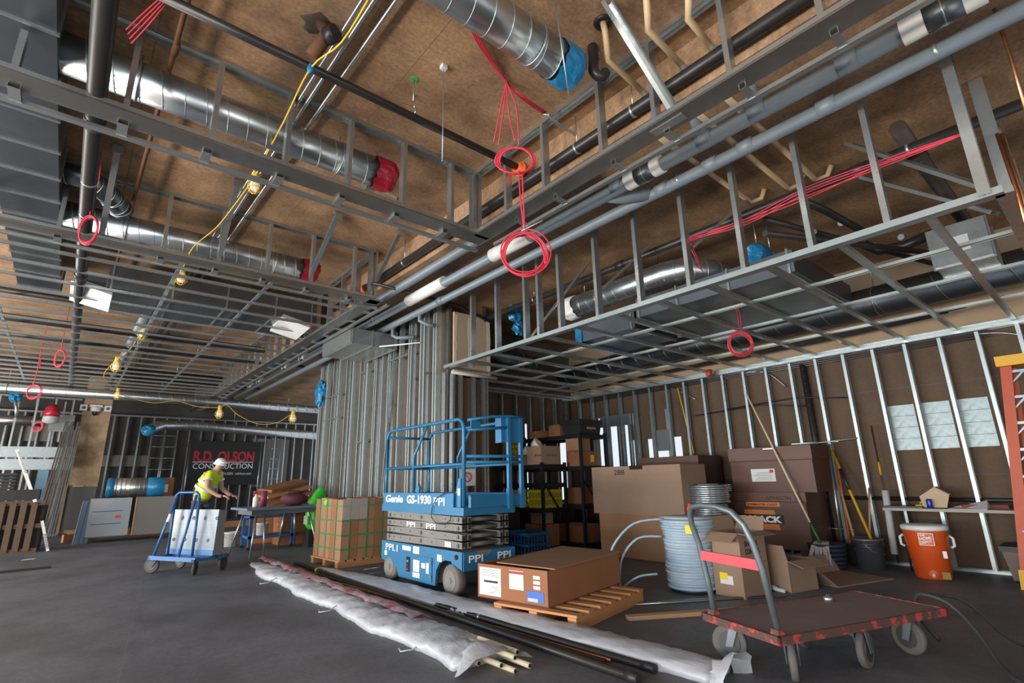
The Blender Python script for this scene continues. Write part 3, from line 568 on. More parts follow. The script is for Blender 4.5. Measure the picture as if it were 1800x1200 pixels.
for lv in range(4):
    z = .515+.095*lv
    tl = .012 if lv % 2 else -.012
    for i, x in enumerate((X0+.03, X0+.115, X1-.165, X1-.08)):
        o = wpart(MB().hexa([(x, 5.2, z-tl), (x+.05, 5.2, z-tl), (x+.05, 7.05, z+tl), (x, 7.05, z+tl), (x, 5.2, z+.088-tl), (x+.05, 5.2, z+.088-tl), (x+.05, 7.05, z+.088+tl), (x, 7.05, z+.088+tl)]), 'scissor_arm', LBG, lift)
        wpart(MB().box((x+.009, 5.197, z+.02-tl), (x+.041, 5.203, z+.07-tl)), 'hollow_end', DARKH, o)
        if i == 0:
            for y in (5.28, 6.12, 6.98): wpart(MB().cyl((x-.016, y, z+.044), (x, y, z+.044), .024, 12).cyl((x-.024, y, z+.044), (x-.01, y, z+.044), .011, 8), 'pivot_bolt', LBG, o)
            for y in (5.55, 5.85, 6.4, 6.65, 6.85): wpart(MB().cyl((x-.002, y, z+.046), (x+.001, y, z+.046), .009, 8), 'bolt_hole', DARKH, o)
for z in (.56, .65, .745, .84): wpart(MB().cyl((X0+.17, 5.27, z), (X1-.17, 5.27, z), .026, 12), 'cross_tube', LBG, lift); wpart(MB().cyl((X0+.17, 5.95, z), (X1-.17, 5.95, z), .026, 12), 'cross_tube', LBG, lift)
plat = wpart(MB().box((X0-.01, Y0-.02, .895), (X1+.01, Y1+.02, .985)), 'platform_deck', LB, lift)
wpart(MB().box((X0-.006, Y0+.2, .985), (X0+.014, Y1, 1.145)), 'toe_board', LB, lift); wpart(MB().box((X1-.014, Y0, .985), (X1+.006, Y1, 1.13)), 'toe_board', LB, lift)
wpart(MB().box((X0+.0, Y1-.02, .985), (X1, Y1, 1.13)), 'toe_board', LB, lift)
ex = wpart(MB().prism([(X0+.05, .985), (X1+.03, .985), (X1+.12, 1.06), (X1+.12, 1.12), (X0+.05, 1.12)], (0, Y0-.03, 0), (1, 0, 0), (0, 0, 1), (0, -1, 0), .05), 'extension_deck', LB, lift)
R = .019
def rail(pts, r=R): return wpart(MB().tube(pts, r, 8), 'guard_rail', LB, lift)
def arcp(c, a, b, n=5): return [(c[0]+(a[0])*math.sin(PI/2*i/n)+b[0]*(1-math.cos(PI/2*i/n)), c[1]+a[1]*math.sin(PI/2*i/n)+b[1]*(1-math.cos(PI/2*i/n)), c[2]+a[2]*math.sin(PI/2*i/n)+b[2]*(1-math.cos(PI/2*i/n))) for i in range(n+1)]
for x, ya, yb, zt in ((X0+.02, Y0+.02, Y1-.02, 2.02), (X1-.02, Y0+.02, Y1-.02, 2.02)):
    c = .13
    rail([(x, yb, 1.0), (x, yb, zt-c)]+arcp((x, yb, zt-c), (0, 0, c), (0, -c, 0))+[(x, ya+c, zt)]+[(x, ya+c-c*math.sin(PI/2*i/5), zt-c+c*math.cos(PI/2*i/5)) for i in range(1, 6)]+[(x, ya, 1.0)], .023)
    rail([(x, yb, 1.48), (x, ya, 1.48)])
    rail([(x, ya+1.18, 1.0), (x, ya+1.18, 1.62), (x, ya+.86, 2.0)])
rail([(X0+.02, Y1-.03, 1.93), (X1-.02, Y1-.03, 1.93)]); rail([(X0+.02, Y1-.03, 1.48), (X1-.02, Y1-.03, 1.48)])
ye = Y0-.1
for z in (1.50, 1.57): rail([(X0+.04, ye+.1, z), (X1-.1, ye, z), (X1+.1, ye, z)])
rail([(X0+.06, ye+.1, 2.0), (3.95, ye+.02, 2.05), (X1-.1, ye, 2.07), (X1+.14, ye, 2.06)])
rail([(X0+.05, ye+.1, 1.88), (X1-.14, ye, 1.93)])
for x in (X1-.14, X1+.06):
    o = wpart(MB().box((x-.024, ye-.02, .95), (x+.024, ye+.02, 2.05)), 'rail_post', LB, lift); wpart(MB().box((x-.032, ye-.028, .98), (x+.032, ye+.028, 1.18)), 'post_socket', LB, o)
cb = wpart(MB().box((X1-.24, ye+.02, 1.74), (X1+.13, ye+.14, 2.06)), 'control_box', LB, lift)
wpart(MB().box((3.66, ye+.05, 1.9), (3.80, ye+.07, 1.99)), 'sign_plate', LB, lift)
wpart(MB().prism([(0, 0), (.16, 0), (.05, .33), (0, .33)], (X0+.03, Y0+.1, .985), (0, 1, 0), (0, 0, 1), (1, 0, 0), .02), 'gusset', LB, lift)
wpart(MB().prism([(0, 0), (.1, .02), (.02, .12), (-.02, .06)], (X0-.005, 6.15, 1.145), (0, 1, 0), (0, 0, 1), (1, 0, 0), .03), 'latch_lever', LB, lift)
cp = [(X0-.03, 5.48, 1.15), (X0-.035, 5.65, 1.09), (X0-.03, 5.76, .98), (X0-.03, 5.78, .86), (X0-.01, 5.7, .79), (X0-.01, 5.5, .785), (X0, 5.4, .84), (X0, 5.38, .9)]
wpart(MB().tube(cp, .006, 6), 'power_cable', BLACK, lift)
wl = wloc(lift); EY, EZ = V((0, -1, 0)), V((0, 0, 1))
def sidetext(s, y, z, size, width=None, bold=.003, shear=0., x=X0-.014): lettering(s, V((x, y, z))-wl, EY, EZ, size, WHITEINK, lift, width, bold, shear)
sidetext('Genie', 7.07, 1.02, .135, .50, .004, .15, X0-.008); sidetext('GS-1930', 6.45, 1.015, .14, .62, .004, 0, X0-.008); sidetext('PPI', 5.78, 1.0, .135, .25, .001, 0, X0-.008)
sidetext('PPI.1', 7.02, .385, .12, .34, .001, 0, X0-.004)
sidetext('PPI', 6.5, .712, .09, .22, .001, 0, X0+.026); sidetext('PPI', 6.0, .712, .09, .22, .001, 0, X0+.026)
lettering('PPI', V((X0+.06, Y0-.013, .385))-wl, (1, 0, 0), EZ, .11, WHITEINK, lift, .2, .001); lettering('PPI', V((4.06, Y0-.013, .385))-wl, (1, 0, 0), EZ, .11, WHITEINK, lift, .2, .001)
for y, z, w_, h in ((6.42, .42, .22, .055), (6.17, .40, .15, .085), (7.0, .315, .07, .06), (5.62, .36, .10, .075)): wpart(MB().box((X0-.006, y-w_/2, z), (X0-.001, y+w_/2, z+h)), 'warning_sticker', PAPER, lift)
for y, z, w_, h in ((6.14, .19, .15, .14), (6.14, .125, .17, .055), (5.97, .25, .09, .06), (5.87, .20, .06, .12)): wpart(MB().box((X0-.017, y-w_/2, z), (X0-.0125, y+w_/2, z+h)), 'warning_sticker', PAPER, lift)
wpart(MB().box((X0+.024, 5.42, .53), (X0+.029, 5.55, .59)), 'warning_sticker', PAPER, lift)
wpart(MB().box((X0+.028, Y0+.11, 1.12), (X0+.03, Y0+.16, 1.2)), 'warning_sticker', PAPER, lift)

# ------------------------------------------------------------------ generic cartons, pallets, crates
def carton(label, c, d, rz=0, m=None, opened=False, group=None, name='cardboard_box', tape=True, z=0., flaps=None):
    t = thing(name, label, 'box', (c[0], c[1], z), rz, group); m = m or CARD; x, y, h = d[0]/2, d[1]/2, d[2]; th = .006
    if opened:
        b = MB().box((-x, -y, 0), (x, y, th)).box((-x, -y, 0), (-x+th, y, h)).box((x-th, -y, 0), (x, y, h)).box((-x, -y, 0), (x, -y+th, h)).box((-x, y-th, 0), (x, y, h)); b.build('body', m, t)
        for (px, py, ax, L, hw) in ((-x, 0, (-1, 0), y*.9, y), (x, 0, (1, 0), y*.9, y), (0, -y, (0, -1), y*.9, x), (0, y, (0, 1), y*.9, x)):
            a = (flaps or {}).get(ax, -.5); o = V((ax[0], ax[1], 0)); dn = o*math.cos(a)+V((0, 0, 1))*math.sin(a); sd = V((-ax[1], ax[0], 0))
            p = V((px, py, h)); n = dn.cross(sd).normalized()*.004; q = [p-sd*hw, p+sd*hw, p+sd*hw*.94+dn*L, p-sd*hw*.94+dn*L]
            MB().hexa([a_-n for a_ in q]+[a_+n for a_ in q]).build('flap', m, t)
    else:
        MB().box((-x, -y, 0), (x, y, h)).build('body', m, t)
        if tape: MB().box((-x-.001, -.03, h-.06), (x+.001, .03, h+.0015)).build('packing_tape', mat('brown_tape', (.30, .18, .09), .4), t)
    return t
def sticker(t, c, d, m=PAPER, name='sticker'): return MB().cbox(c, d).build(name, m, t)
# crate on a pallet beside the lift
def pallet(label, c, d, rz, z=0., n=7, m=WOODO, group=None):
    t = thing('pallet', label, 'pallet', (c[0], c[1], z), rz, group); x, y = d[0]/2, d[1]/2
    for j in (-1, 0, 1):
        o = MB().box((-x, j*(y-.05)-.045, .015), (x, j*(y-.05)+.045, .105)); o.build('stringer', m, t)
        MB().box((-x, j*(y-.05)-.05, 0), (x, j*(y-.05)+.05, .015)).build('bottom_board', m, t)
    for i in range(n):
        xc = -x+.05+(2*x-.1)*i/(n-1); MB().box((xc-.048, -y, .107), (xc+.048, y, .128)).build('top_board', m, t)
    return t
pallet('orange timber pallet under the long flat crate box', (4.17, 4.03), (1.36, .95), .20)
t = thing('long_carton', 'long flat cardboard carton with shipping papers lying on the pallet beside the lift', 'box', (4.22, 4.36, .13), .18)
MB().box((-.7, -.45, 0), (.7, .45, .01)).box((-.7, -.45, 0), (-.69, .45, .32)).box((.69, -.45, 0), (.7, .45, .32)).box((-.7, -.45, 0), (.7, -.44, .32)).box((-.7, .44, 0), (.7, .45, .32)).build('body', CARDR, t)
MB().hexa([(-.62, -.48, .322), (.72, -.47, .325), (.70, .34, .34), (-.66, .22, .335), (-.62, -.48, .332), (.72, -.47, .335), (.70, .34, .35), (-.66, .22, .345)]).build('loose_lid', CARD, t)
lb = MB().box((-.704, .13, .03), (-.7, .42, .29)).build('shipping_label', PAPER, t)
MB().box((-.7055, .17, .15), (-.704, .36, .17)).build('barcode', INK, lb)
for k in range(5): MB().box((-.7055, .16, .21+.014*k), (-.704, .38-.03*(k % 2), .214+.014*k)).build('print_line', mat('grey_print', (.2, .2, .22), .7), lb)
for k in range(3): MB().box((-.7055, .16, .07+.02*k), (-.704, .26-.04*(k % 2), .074+.02*k)).build('print_line', MATS['grey_print'], lb)
MB().box((-.7055, .22, .055), (-.704, .30, .06)).build('red_mark', mat('red_ink', (.6, .03, .03), .6), lb)
lb = MB().box((-.704, -.16, .12), (-.7, .02, .29)).build('packing_slip', PAPER, t); MB().box((-.7055, -.16, .26), (-.704, .02, .285)).build('header_strip', mat('dark_red_print', (.35, .03, .03), .6), lb)
for z in (.235, .19, .145): MB().box((-.704, -.36, z), (-.7, -.28, z+.03)).build('small_label', PAPER, t)
lb = MB().box((-.704, -.40, .03), (-.7, -.2, .125)).build('blue_label', mat('blue_print', (.05, .14, .5), .6), t)
MB().box((-.7055, -.33, .035), (-.704, -.21, .065)).build('label_panel', mat('pale_blue_print', (.4, .5, .65), .6), lb)
# cartons strapped on a pallet
t = thing('strapped_carton_load', 'pallet load of tall brown cartons bound with green straps beside the partition', 'pallet load', (3.9, 8.92, 0), .05)
for j in (-1, 0, 1): MB().box((-.46, j*.46-.05, 0), (.46, j*.46+.05, .09)).build('pallet_block', WOODO, t)
for i in range(6): MB().box((-.46+.154*i, -.54, .09), (-.36+.154*i, .54, .11)).build('pallet_board', WOODO, t)
for i in range(6):
    for j in range(5):
        if 0 < i < 5 and 0 < j < 4: continue
        x, y = -.435+.145*i, -.52+.208*j; h = .92+((i*3+j*5) % 4)*.006
        MB().box((x+.003, y+.004, .11), (x+.142, y+.204, .11+h)).build('carton', (CARD, CARDR, CARD)[(i+j) % 3], t)
GREEN = mat('green_strapping', (.03, .22, .08), .45)
for z in (.26, .47, .69, .92): MB().box((-.438, -.523, z), (-.434, .523, z+.02)).box((-.438, -.525, z), (.438, -.521, z+.02)).box((.434, -.523, z), (.438, .523, z+.02)).box((-.438, .521, z), (.438, .525, z+.02)).build('strap', GREEN, t)
for x, y in ((-.3, -.524), (0, -.524), (.28, -.524), (-.437, -.3), (-.437, .05), (-.437, .33)):
    (MB().box((x-.008, y-.002, .11), (x+.008, y+.002, 1.04)) if y < -.5 else MB().box((x-.002, y-.008, .11), (x+.002, y+.008, 1.04))).build('strap', GREEN, t)
MB().box((-.44, -.528, .72), (.0, -.526, 1.04)).build('torn_film', mat('clear_film', (.6, .62, .62), .2, alpha=.25), t)
MB().blob((-.44, .12, .98), (.02, .06, .06), 8, 5, .3, 4).build('green_tag', mat('lime_tag', (.15, .5, .05), .6), t)

# ------------------------------------------------------------------ platform dolly
DECK = mat('scuffed_red_brown_deck', (.235, .165, .15), .75, 0, (.165, .125, .115), 4, .9, wear=(.28, .09, .08), wear_scale=4.5, wear_t=.62)
REDP = mat('chipped_red_paint', (.085, .045, .038), .65, .1, (.10, .05, .04), 9, .5, wear=(.46, .05, .045), wear_scale=11, wear_t=.53)
PKR = mat('faded_pink_red_paint', (.66, .06, .09), .6, 0, (.56, .10, .11), 10, .8)
STEELB = mat('blue_grey_steel_tube', (.19, .24, .27), .45, .6, (.14, .17, .19), 8, .8)
RUB = mat('grey_rubber_wheel', (.085, .08, .075), .75, 0, (.12, .11, .10), 8, .7)
t = thing('platform_truck', 'low red platform truck with tall bent tube handle and red crossbar', 'dolly', (4.39, 1.70, 0), -.33)
MB().box((-.80, -.33, .285), (.80, .33, .315)).build('deck', DECK, t)
f = MB().box((-.82, -.345, .27), (.82, -.33, .32)).box((-.82, .33, .27), (.82, .345, .32)).box((-.82, -.345, .27), (-.80, .345, .32)).box((.80, -.345, .27), (.82, .345, .32)); f.build('deck_frame', REDP, t)
hd = [(-.76, .27, .315), (-.79, .27, .55), (-.83, .275, .80), (-.875, .275, .93), (-.90, .255, 1.02), (-.92, .20, 1.07), (-.925, .10, 1.085), (-.92, -.05, 1.08), (-.905, -.17, 1.05), (-.885, -.245, .97), (-.86, -.275, .86), (-.82, -.285, .70), (-.755, -.29, .315)]
MB().tube(hd, .021, 12).build('handle', STEELB, t)
MB().box((-.835, -.28, .69), (-.815, .27, .755)).build('crossbar', PKR, t)
for y in (.27, -.29): MB().hexa([(-.80, y-.03, .315), (-.72, y-.03, .315), (-.72, y+.03, .315), (-.80, y+.03, .315), (-.79, y-.03, .35), (-.77, y-.03, .35), (-.77, y+.03, .35), (-.79, y+.03, .35)]).build('handle_socket', REDP, t)
def caster(parent, x, y, a, r=.12, top=.272, w_=.045, fm=None, wm=None):
    c, s = math.cos(a), math.sin(a); P = lambda u, v, z: (x+c*u-s*v, y+s*u+c*v, z)
    o = MB().cyl(P(0, 0, top-.03), P(0, 0, top), .05, 12).build('caster', fm or STEELB, parent)
    fk = MB()
    for q in (-1, 1): fk.hexa([P(-.03, q*(w_/2+.012), top-.03), P(.03, q*(w_/2+.012), top-.03), P(.03, q*(w_/2+.02), top-.03), P(-.03, q*(w_/2+.02), top-.03), P(.02, q*(w_/2+.012), r-.02), P(.07, q*(w_/2+.012), r-.02), P(.07, q*(w_/2+.02), r-.02), P(.02, q*(w_/2+.02), r-.02)])
    fk.build('fork', fm or STEELB, o)
    wh = MB().tube([P(.045, -w_/2, r), P(.045, -w_/2+.008, r), P(.045, w_/2-.008, r), P(.045, w_/2, r)], [r-.01, r, r, r-.01], 24).build('wheel', wm or RUB, o)
    h = MB().cyl(P(.045, -w_/2-.006, r), P(.045, w_/2+.006, r), r*.62, 18).build('wheel_disc', mat('dark_wheel_disc', (.06, .06, .062), .5, .4), o)
caster(t, -.60, -.22, .75); caster(t, -.62, .24, 2.2); caster(t, .02, -.24, .35); caster(t, .02, .24, .35); caster(t, .60, -.22, 1.5); caster(t, .62, .24, 1.4)
t2 = thing('rubber_hose', 'black rubber hose draped over the far end of the platform truck', 'hose', (5.1, 1.05, 0))
p = [(5.3, 1.25, .03), (5.22, 1.33, .2), (5.13, 1.3, .36), (5.08, 1.2, .385), (5.06, 1.08, .34), (4.98, .95, .2), (4.82, .84, .06), (4.66, .72, .02), (4.6, .5, .015), (4.9, .1, .015), (5.4, -.4, .015)]
def smooth(pts, k=4):
    pts = [V(q) for q in pts]; out = []
    for i in range(len(pts)-1):
        a, b, c, d = pts[max(i-1, 0)], pts[i], pts[i+1], pts[min(i+2, len(pts)-1)]
        for j in range(k):
            u = j/k; out.append(.5*((2*b)+(c-a)*u+(2*a-5*b+4*c-d)*u*u+(3*b-a-3*c+d)*u**3))
    return out+[pts[-1]]
wpart(MB().tube(smooth(p), .016, 8), 'hose_length', mat('black_rubber', (.03, .032, .034), .6), t2)
wpart(MB().tube(smooth([(5.12, 1.22, .385), (5.3, 1.05, .34), (5.5, .9, .1), (5.62, .82, .02)]), .012, 8), 'hose_tail', MATS['black_rubber'], t2)
tag(MB().lathe([(.028, 0), (.034, .008), (.034, .03), (.03, .034), (.012, .036), (.012, .05)], 14).build('steel_bung', GALV), 'small galvanized cap on the truck deck edge', 'cap').location = (4.72, 1.78, .3155)
tag(MB().lathe([(.03, 0), (.032, .01), (.032, .10), (.022, .115), (.016, .14), (.012, .15)], 14).build('marker_can', mat('fluorescent_red', (.8, .04, .015), .5)), 'red spray can tip on the coil stack beside the truck handle', 'spray can').location = (5.68, 3.5, .822)

# ------------------------------------------------------------------ coils, boxes beside the truck
TUBEB = mat('translucent_blue_tubing', (.20, .35, .48), .15, 0, (.38, .50, .60), 11, .8)
t = thing('tubing_coil_stack', 'tall stack of shrink-wrapped pale blue tubing coils on a black base', 'coil stack', (5.78, 3.62, 0))
MB().lathe([(.25, 0), (.25, .05), (.22, .055)], 20).build('base', BLACK, t)
for k in range(6):
    z = .10+.125*k; rr = (.27, .275, .265, .27, .275, .30)[k]
    cm = MB()
    for q in range(4): cm.ring((0.008*((k*3+q) % 3), .006*((k+q) % 3), z-.045+.03*q), rr-.02*((q+k) % 2), .019, n=28, k=6)
    cm.build('tubing_coil', TUBEB, t)
MB().lathe([(.28, .05), (.292, .2), (.285, .45), (.30, .7), (.315, .77), (.31, .80)], 22).build('shrink_wrap', mat('shrink_film', (.75, .82, .88), .08, alpha=.22), t)
MB().lathe([(.31, .80), (.315, .815), (.05, .82)], 24).build('top_disc', mat('grey_clear_lid', (.33, .40, .46), .3), t)
sticker(t, (-.25, -.20, .70), (.09, .09, .09), mat('yellow_label', (.80, .62, .02), .6), 'yellow_label')
for i, pts in enumerate(([(5.5, 3.75, .80), (5.25, 4.0, .75), (5.02, 4.15, .5), (4.98, 4.2, .2), (5.0, 4.2, .02)], [(5.5, 3.8, .6), (5.3, 4.0, .58), (5.12, 4.12, .35), (5.1, 4.15, .02)], [(5.5, 3.9, .18), (5.4, 4.1, .14), (5.3, 4.25, .03)])):
    tag(wpart(MB().tube(smooth(pts), .014, 8), 'loose_tube', TUBEB, None) if False else MB().tube(smooth(pts), .014, 8).build('loose_tube', TUBEB), ('highest', 'middle', 'lowest')[i]+' of three loose pale tube ends arching from the coil stack', 'tube', 'loose tube ends')
carton('lower closed carton with a yellow sticker beside the coil stack', (6.0, 3.13), (.50, .36, .34), -.12, CARD2, name='cardboard_box')
b = bpy.data.objects['cardboard_box']
sticker(b, (-.252, .02, .17), (.004, .16, .09)); sticker(b, (-.255, .05, .205), (.004, .10, .07), MATS['yellow_label'], 'yellow_label')
b = carton('open flapped carton on top of the carton with the yellow sticker', (5.99, 3.12), (.48, .36, .32), -.12, CARD2, True, z=.341, flaps={(-1, 0): -.55, (1, 0): 1.15, (0, -1): -.15, (0, 1): 1.35})
lettering('SHOCK', V((-.16, -.1815, .18)), (1, 0, 0), (0, 0, 1), .075, INK, b, .26, .002); lettering('CONTROL', V((-.16, -.1815, .10)), (1, 0, 0), (0, 0, 1), .075, INK, b, .28, .002); lettering('240 086 10516', V((-.2415, .13, .03)), (0, -1, 0), (0, 0, 1), .035, INK, b, .22)
b = carton('open carton with crumpled film at its foot behind the truck', (6.62, 2.88), (.46, .38, .33), -.25, CARD2, True, flaps={(-1, 0): 1.35, (1, 0): -.4, (0, -1): -.3, (0, 1): .5})
MB().blob((-.28, -.02, .03), (.05, .14, .03), 9, 5, .5, 9).build('crumpled_film', mat('white_film', (.7, .72, .74), .25, 0, (.5, .52, .56), 20, .8, bump=.8), b)
t = thing('flattened_carton', 'flattened carton lying half folded on the floor near the mop bucket', 'box', (7.6, 2.7, 0), -.3)
MB().hexa([(-.5, -.35, .0), (.5, -.35, 0), (.5, .35, 0), (-.5, .35, 0), (-.5, -.35, .012), (.5, -.35, .012), (.5, .35, .012), (-.5, .35, .012)]).build('bottom_sheet', CARD2, t)
MB().hexa([(-.5, .33, .01), (.5, .33, .01), (.5, .345, .01), (-.5, .345, .01), (-.48, .46, .19), (.46, .43, .21), (.46, .44, .21), (-.48, .47, .19)]).build('raised_flap', CARD2, t)
MB().hexa([(-.5, -.35, .012), (-.5, .35, .012), (-.51, .35, .012), (-.51, -.35, .012), (-.66, -.28, .16), (-.66, .25, .14), (-.67, .25, .14), (-.67, -.28, .16)]).build('side_flap', CARD2, t)
tag(MB().prism([(-.62, -.045), (.75, -.045), (.75, .045), (-.62, .045)], (4.75, 3.05, .002), (.86, -.51, 0), (.51, .86, 0), (0, 0, 1), .035).build('timber_strip', WOOD), 'pale timber strip lying on the floor by the truck handle', 'timber')
for i in range(9):
    q = MB().tube([(4.72+.05*i, 3.65-.02*i, .012), (5.75+.05*i, 3.0-.035*i, .012)], .011, 6); tag(q.build('steel_rod', GALV), 'thin steel rod lying in the bundle between the pallet and the coil stack', 'rod', 'steel rods on the floor')
# ------------------------------------------------------------------ large cartons and job boxes
b = carton('huge flat brown carton standing at the bottom of the pair by the shelves', (7.62, 5.47), (.7, 1.58, .68), 0, CARD, tape=False)
b = carton('huge flat brown carton marked 288 on top of the pair by the shelves', (7.6, 5.45), (.72, 1.80, .78), 0, CARD2, tape=False, z=.681)
lettering('288', V((-.3615, .40, .64)), (0, -1, 0), (0, 0, 1), .12, INK, b, .22, .001)
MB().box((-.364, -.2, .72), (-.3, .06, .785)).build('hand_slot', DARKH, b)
JB = mat('dark_brown_job_box_paint', (.115, .055, .040), .5, .2, (.09, .042, .03), 5, .8, wear=(.16, .10, .07), wear_scale=7, wear_t=.68)
def jobbox(label, lo, hi, lid, skids=False):
    t = thing('job_box', label, 'tool chest', ((lo[0]+hi[0])/2, (lo[1]+hi[1])/2, lo[2]))
    wpart(MB().box((lo[0]+.012, lo[1]+.012, lo[2]), (hi[0], hi[1]-.012, hi[2]-lid)), 'body', JB, t)
    wpart(MB().box((lo[0], lo[1], hi[2]-lid), (hi[0], hi[1], hi[2])), 'lid', JB, t)
    wpart(MB().box((lo[0]-.004, lo[1]+.03, hi[2]-lid-.015), (lo[0]+.012, hi[1]-.03, hi[2]-lid)), 'lid_lip', mat('dark_edge', (.03, .016, .012), .6), t)
    if skids:
        for y in (lo[1]+.15, hi[1]-.15): wpart(MB().box((lo[0]+.03, y-.05, 0), (hi[0], y+.05, lo[2])), 'skid', JB, t)
    return t
jl = jobbox('lower brown steel job box with a large lettered front', (8.28, 3.2, .2), (9.08, 4.6, 1.01), .13, True)
wl = wloc(jl); ORL = mat('orange_logo_paint', (.62, .17, .02), .5)
wpart(MB().prism([(-.28, 0), (.30, 0), (.24, .28), (-.22, .28)], (8.288, 3.92, .47), (0, -1, 0), (0, 0, 1), (-1, 0, 0), .004), 'logo_ground', ORL, jl)
wpart(MB().prism([(-.36, 0), (.36, 0), (.36, .135), (-.36, .135)], (8.283, 3.92, .55), (0, -1, 0), (0, 0, 1), (-1, 0, 0), .002), 'logo_bar', INK, jl)
lettering('KNAACK', V((8.279, 4.265, .575))-wl, (0, -1, 0), EZ, .12, WHITEINK, jl, .68, .006)
wpart(MB().box((8.281, 3.58, .80), (8.289, 4.10, .865)), 'logo_strip', ORL, jl); lettering('JOBMASTER CHEST', V((8.280, 4.07, .815))-wl, (0, -1, 0), EZ, .045, INK, jl, .46, .001)
lettering('ATHISON  E-', V((8.278, 3.78, .905))-wl, (0, -1, 0), EZ, .07, mat('dark_brush_paint', (.03, .015, .01), .7), jl, .5)
ju = jobbox('upper brown steel job box with a white printed notice', (8.36, 3.05, 1.011), (9.08, 4.33, 1.69), .20)
wl = wloc(ju); wpart(MB().box((8.366, 3.62, 1.17), (8.372, 3.99, 1.36)), 'notice', PAPER, ju)
nt = bpy.data.objects['notice']
for k in range(6): wpart(MB().box((8.3645, 3.66, 1.19+.022*k), (8.3665, 3.95-.03*(k % 3), 1.196+.022*k)), 'print_line', MATS['grey_print'], nt)
wpart(MB().box((8.3645, 3.64, 1.30), (8.3665, 3.70, 1.345)), 'red_symbol', MATS['red_ink'], nt)
wpart(MB().box((8.355, 3.6, 1.655), (8.362, 3.75, 1.67)), 'maker_plate', GALV, ju)
jobbox('third brown steel job box behind the carton marked 288', (8.3, 4.85, .35), (9.08, 6.1, 1.62), .22, True)
t = carton('long brown carton carrying the wire coils', (7.66, 4.38), (.6, .52, .70), 0, CARD)
for k, z in enumerate((.25, .48)): MB().box((-.304, -.24, z), (-.3, .24, z+.012)).build('seam', MATS['brown_tape'], t)
WIRE = mat('shiny_coiled_wire', (.50, .54, .56), .25, .8, (.34, .37, .39), 20, .8)
def wirecoil(label, c, r, h, n=5, pt=.02):
    t = thing('wire_coil', label, 'wire coil', c); k = int(h/(pt*1.6))
    for i in range(k): MB().ring((.006*(i % 3), .004*(i % 2), pt+pt*1.6*i), r-.008*((i*2) % 3), pt, n=30, k=6).build('wire_turns', WIRE, t)
    MB().lathe([(r*.55, 0), (r*.55, h)], 20).build('core', mat('grey_core', (.2, .22, .23), .6), t)
wirecoil('lower silver wire coil on the long carton', (7.66, 4.36, .702), .25, .17); wirecoil('upper shrink-wrapped silver wire coil on the long carton', (7.66, 4.36, .876), .29, .28)
t = thing('wire_coil', 'small wire coil with a printed paper band beside the upper silver coil', 'wire coil', (8.45, 4.47, 1.012))
for i in range(4): MB().ring((0, 0, .02+.03*i), .12, .016, n=24, k=6).build('wire_turns', WIRE, t)
MB().box((-.15, -.08, .02), (-.137, .06, .11)).build('paper_band', mat('pinkish_paper', (.5, .36, .34), .7), t)
# ------------------------------------------------------------------ steel shelves and what is on them
BLKS = mat('black_painted_steel', (.012, .014, .018), .45, .3)
def shelves(label, lo, hi, levels, braces=True):
    t = thing('shelving_unit', label, 'shelf', ((lo[0]+hi[0])/2, (lo[1]+hi[1])/2, 0))
    for x in (lo[0], hi[0]):
        for y in (lo[1], hi[1]): wpart(MB().box((x-.025, y-.025, 0), (x+.025, y+.025, hi[2])), 'upright', BLKS, t)
    for z in levels:
        wpart(MB().box((lo[0], lo[1], z-.012), (hi[0], hi[1], z)), 'shelf', mat('dark_shelf_board', (.03, .028, .026), .7), t)
        for y in (lo[1], hi[1]): wpart(MB().box((lo[0], y-.02, z-.075), (hi[0], y+.02, z+.004)), 'beam', BLKS, t)
        for x in (lo[0], hi[0]): wpart(MB().box((x-.02, lo[1], z-.075), (x+.02, hi[1], z+.004)), 'beam', BLKS, t)
    if braces: wpart(MB().bar((lo[0], lo[1]-.02, 1.25), (hi[0], lo[1]-.02, .45), .02, .03), 'diagonal_brace', BLKS, t)
    return t
shelves('taller black shelving unit nearest the cartons marked 288', (7.42, 6.75, 0), (8.15, 8.35, 2.14), (.12, .8, 1.5, 2.1))
shelves('lower black shelving unit behind the lift', (6.72, 7.1, 0), (7.32, 8.4, 1.58), (.08, .76, 1.2, 1.54))
t = thing('equipment_case', 'black plastic equipment case on the top shelf', 'case', (7.78, 7.0, 2.104), 0)
MB().hexa([(-.28, -.2, 0), (.28, -.2, 0), (.28, .25, 0), (-.28, .25, 0), (-.31, -.22, .2), (.31, -.22, .2), (.31, .27, .2), (-.31, .27, .2)]).build('body', BLACK, t); MB().box((-.33, -.24, .2), (.33, .29, .29)).build('lid', BLACK, t)
MB().box((-.12, -.245, .10), (.12, -.225, .14)).build('handle', mat('tan_handle', (.3, .25, .15), .6), t)
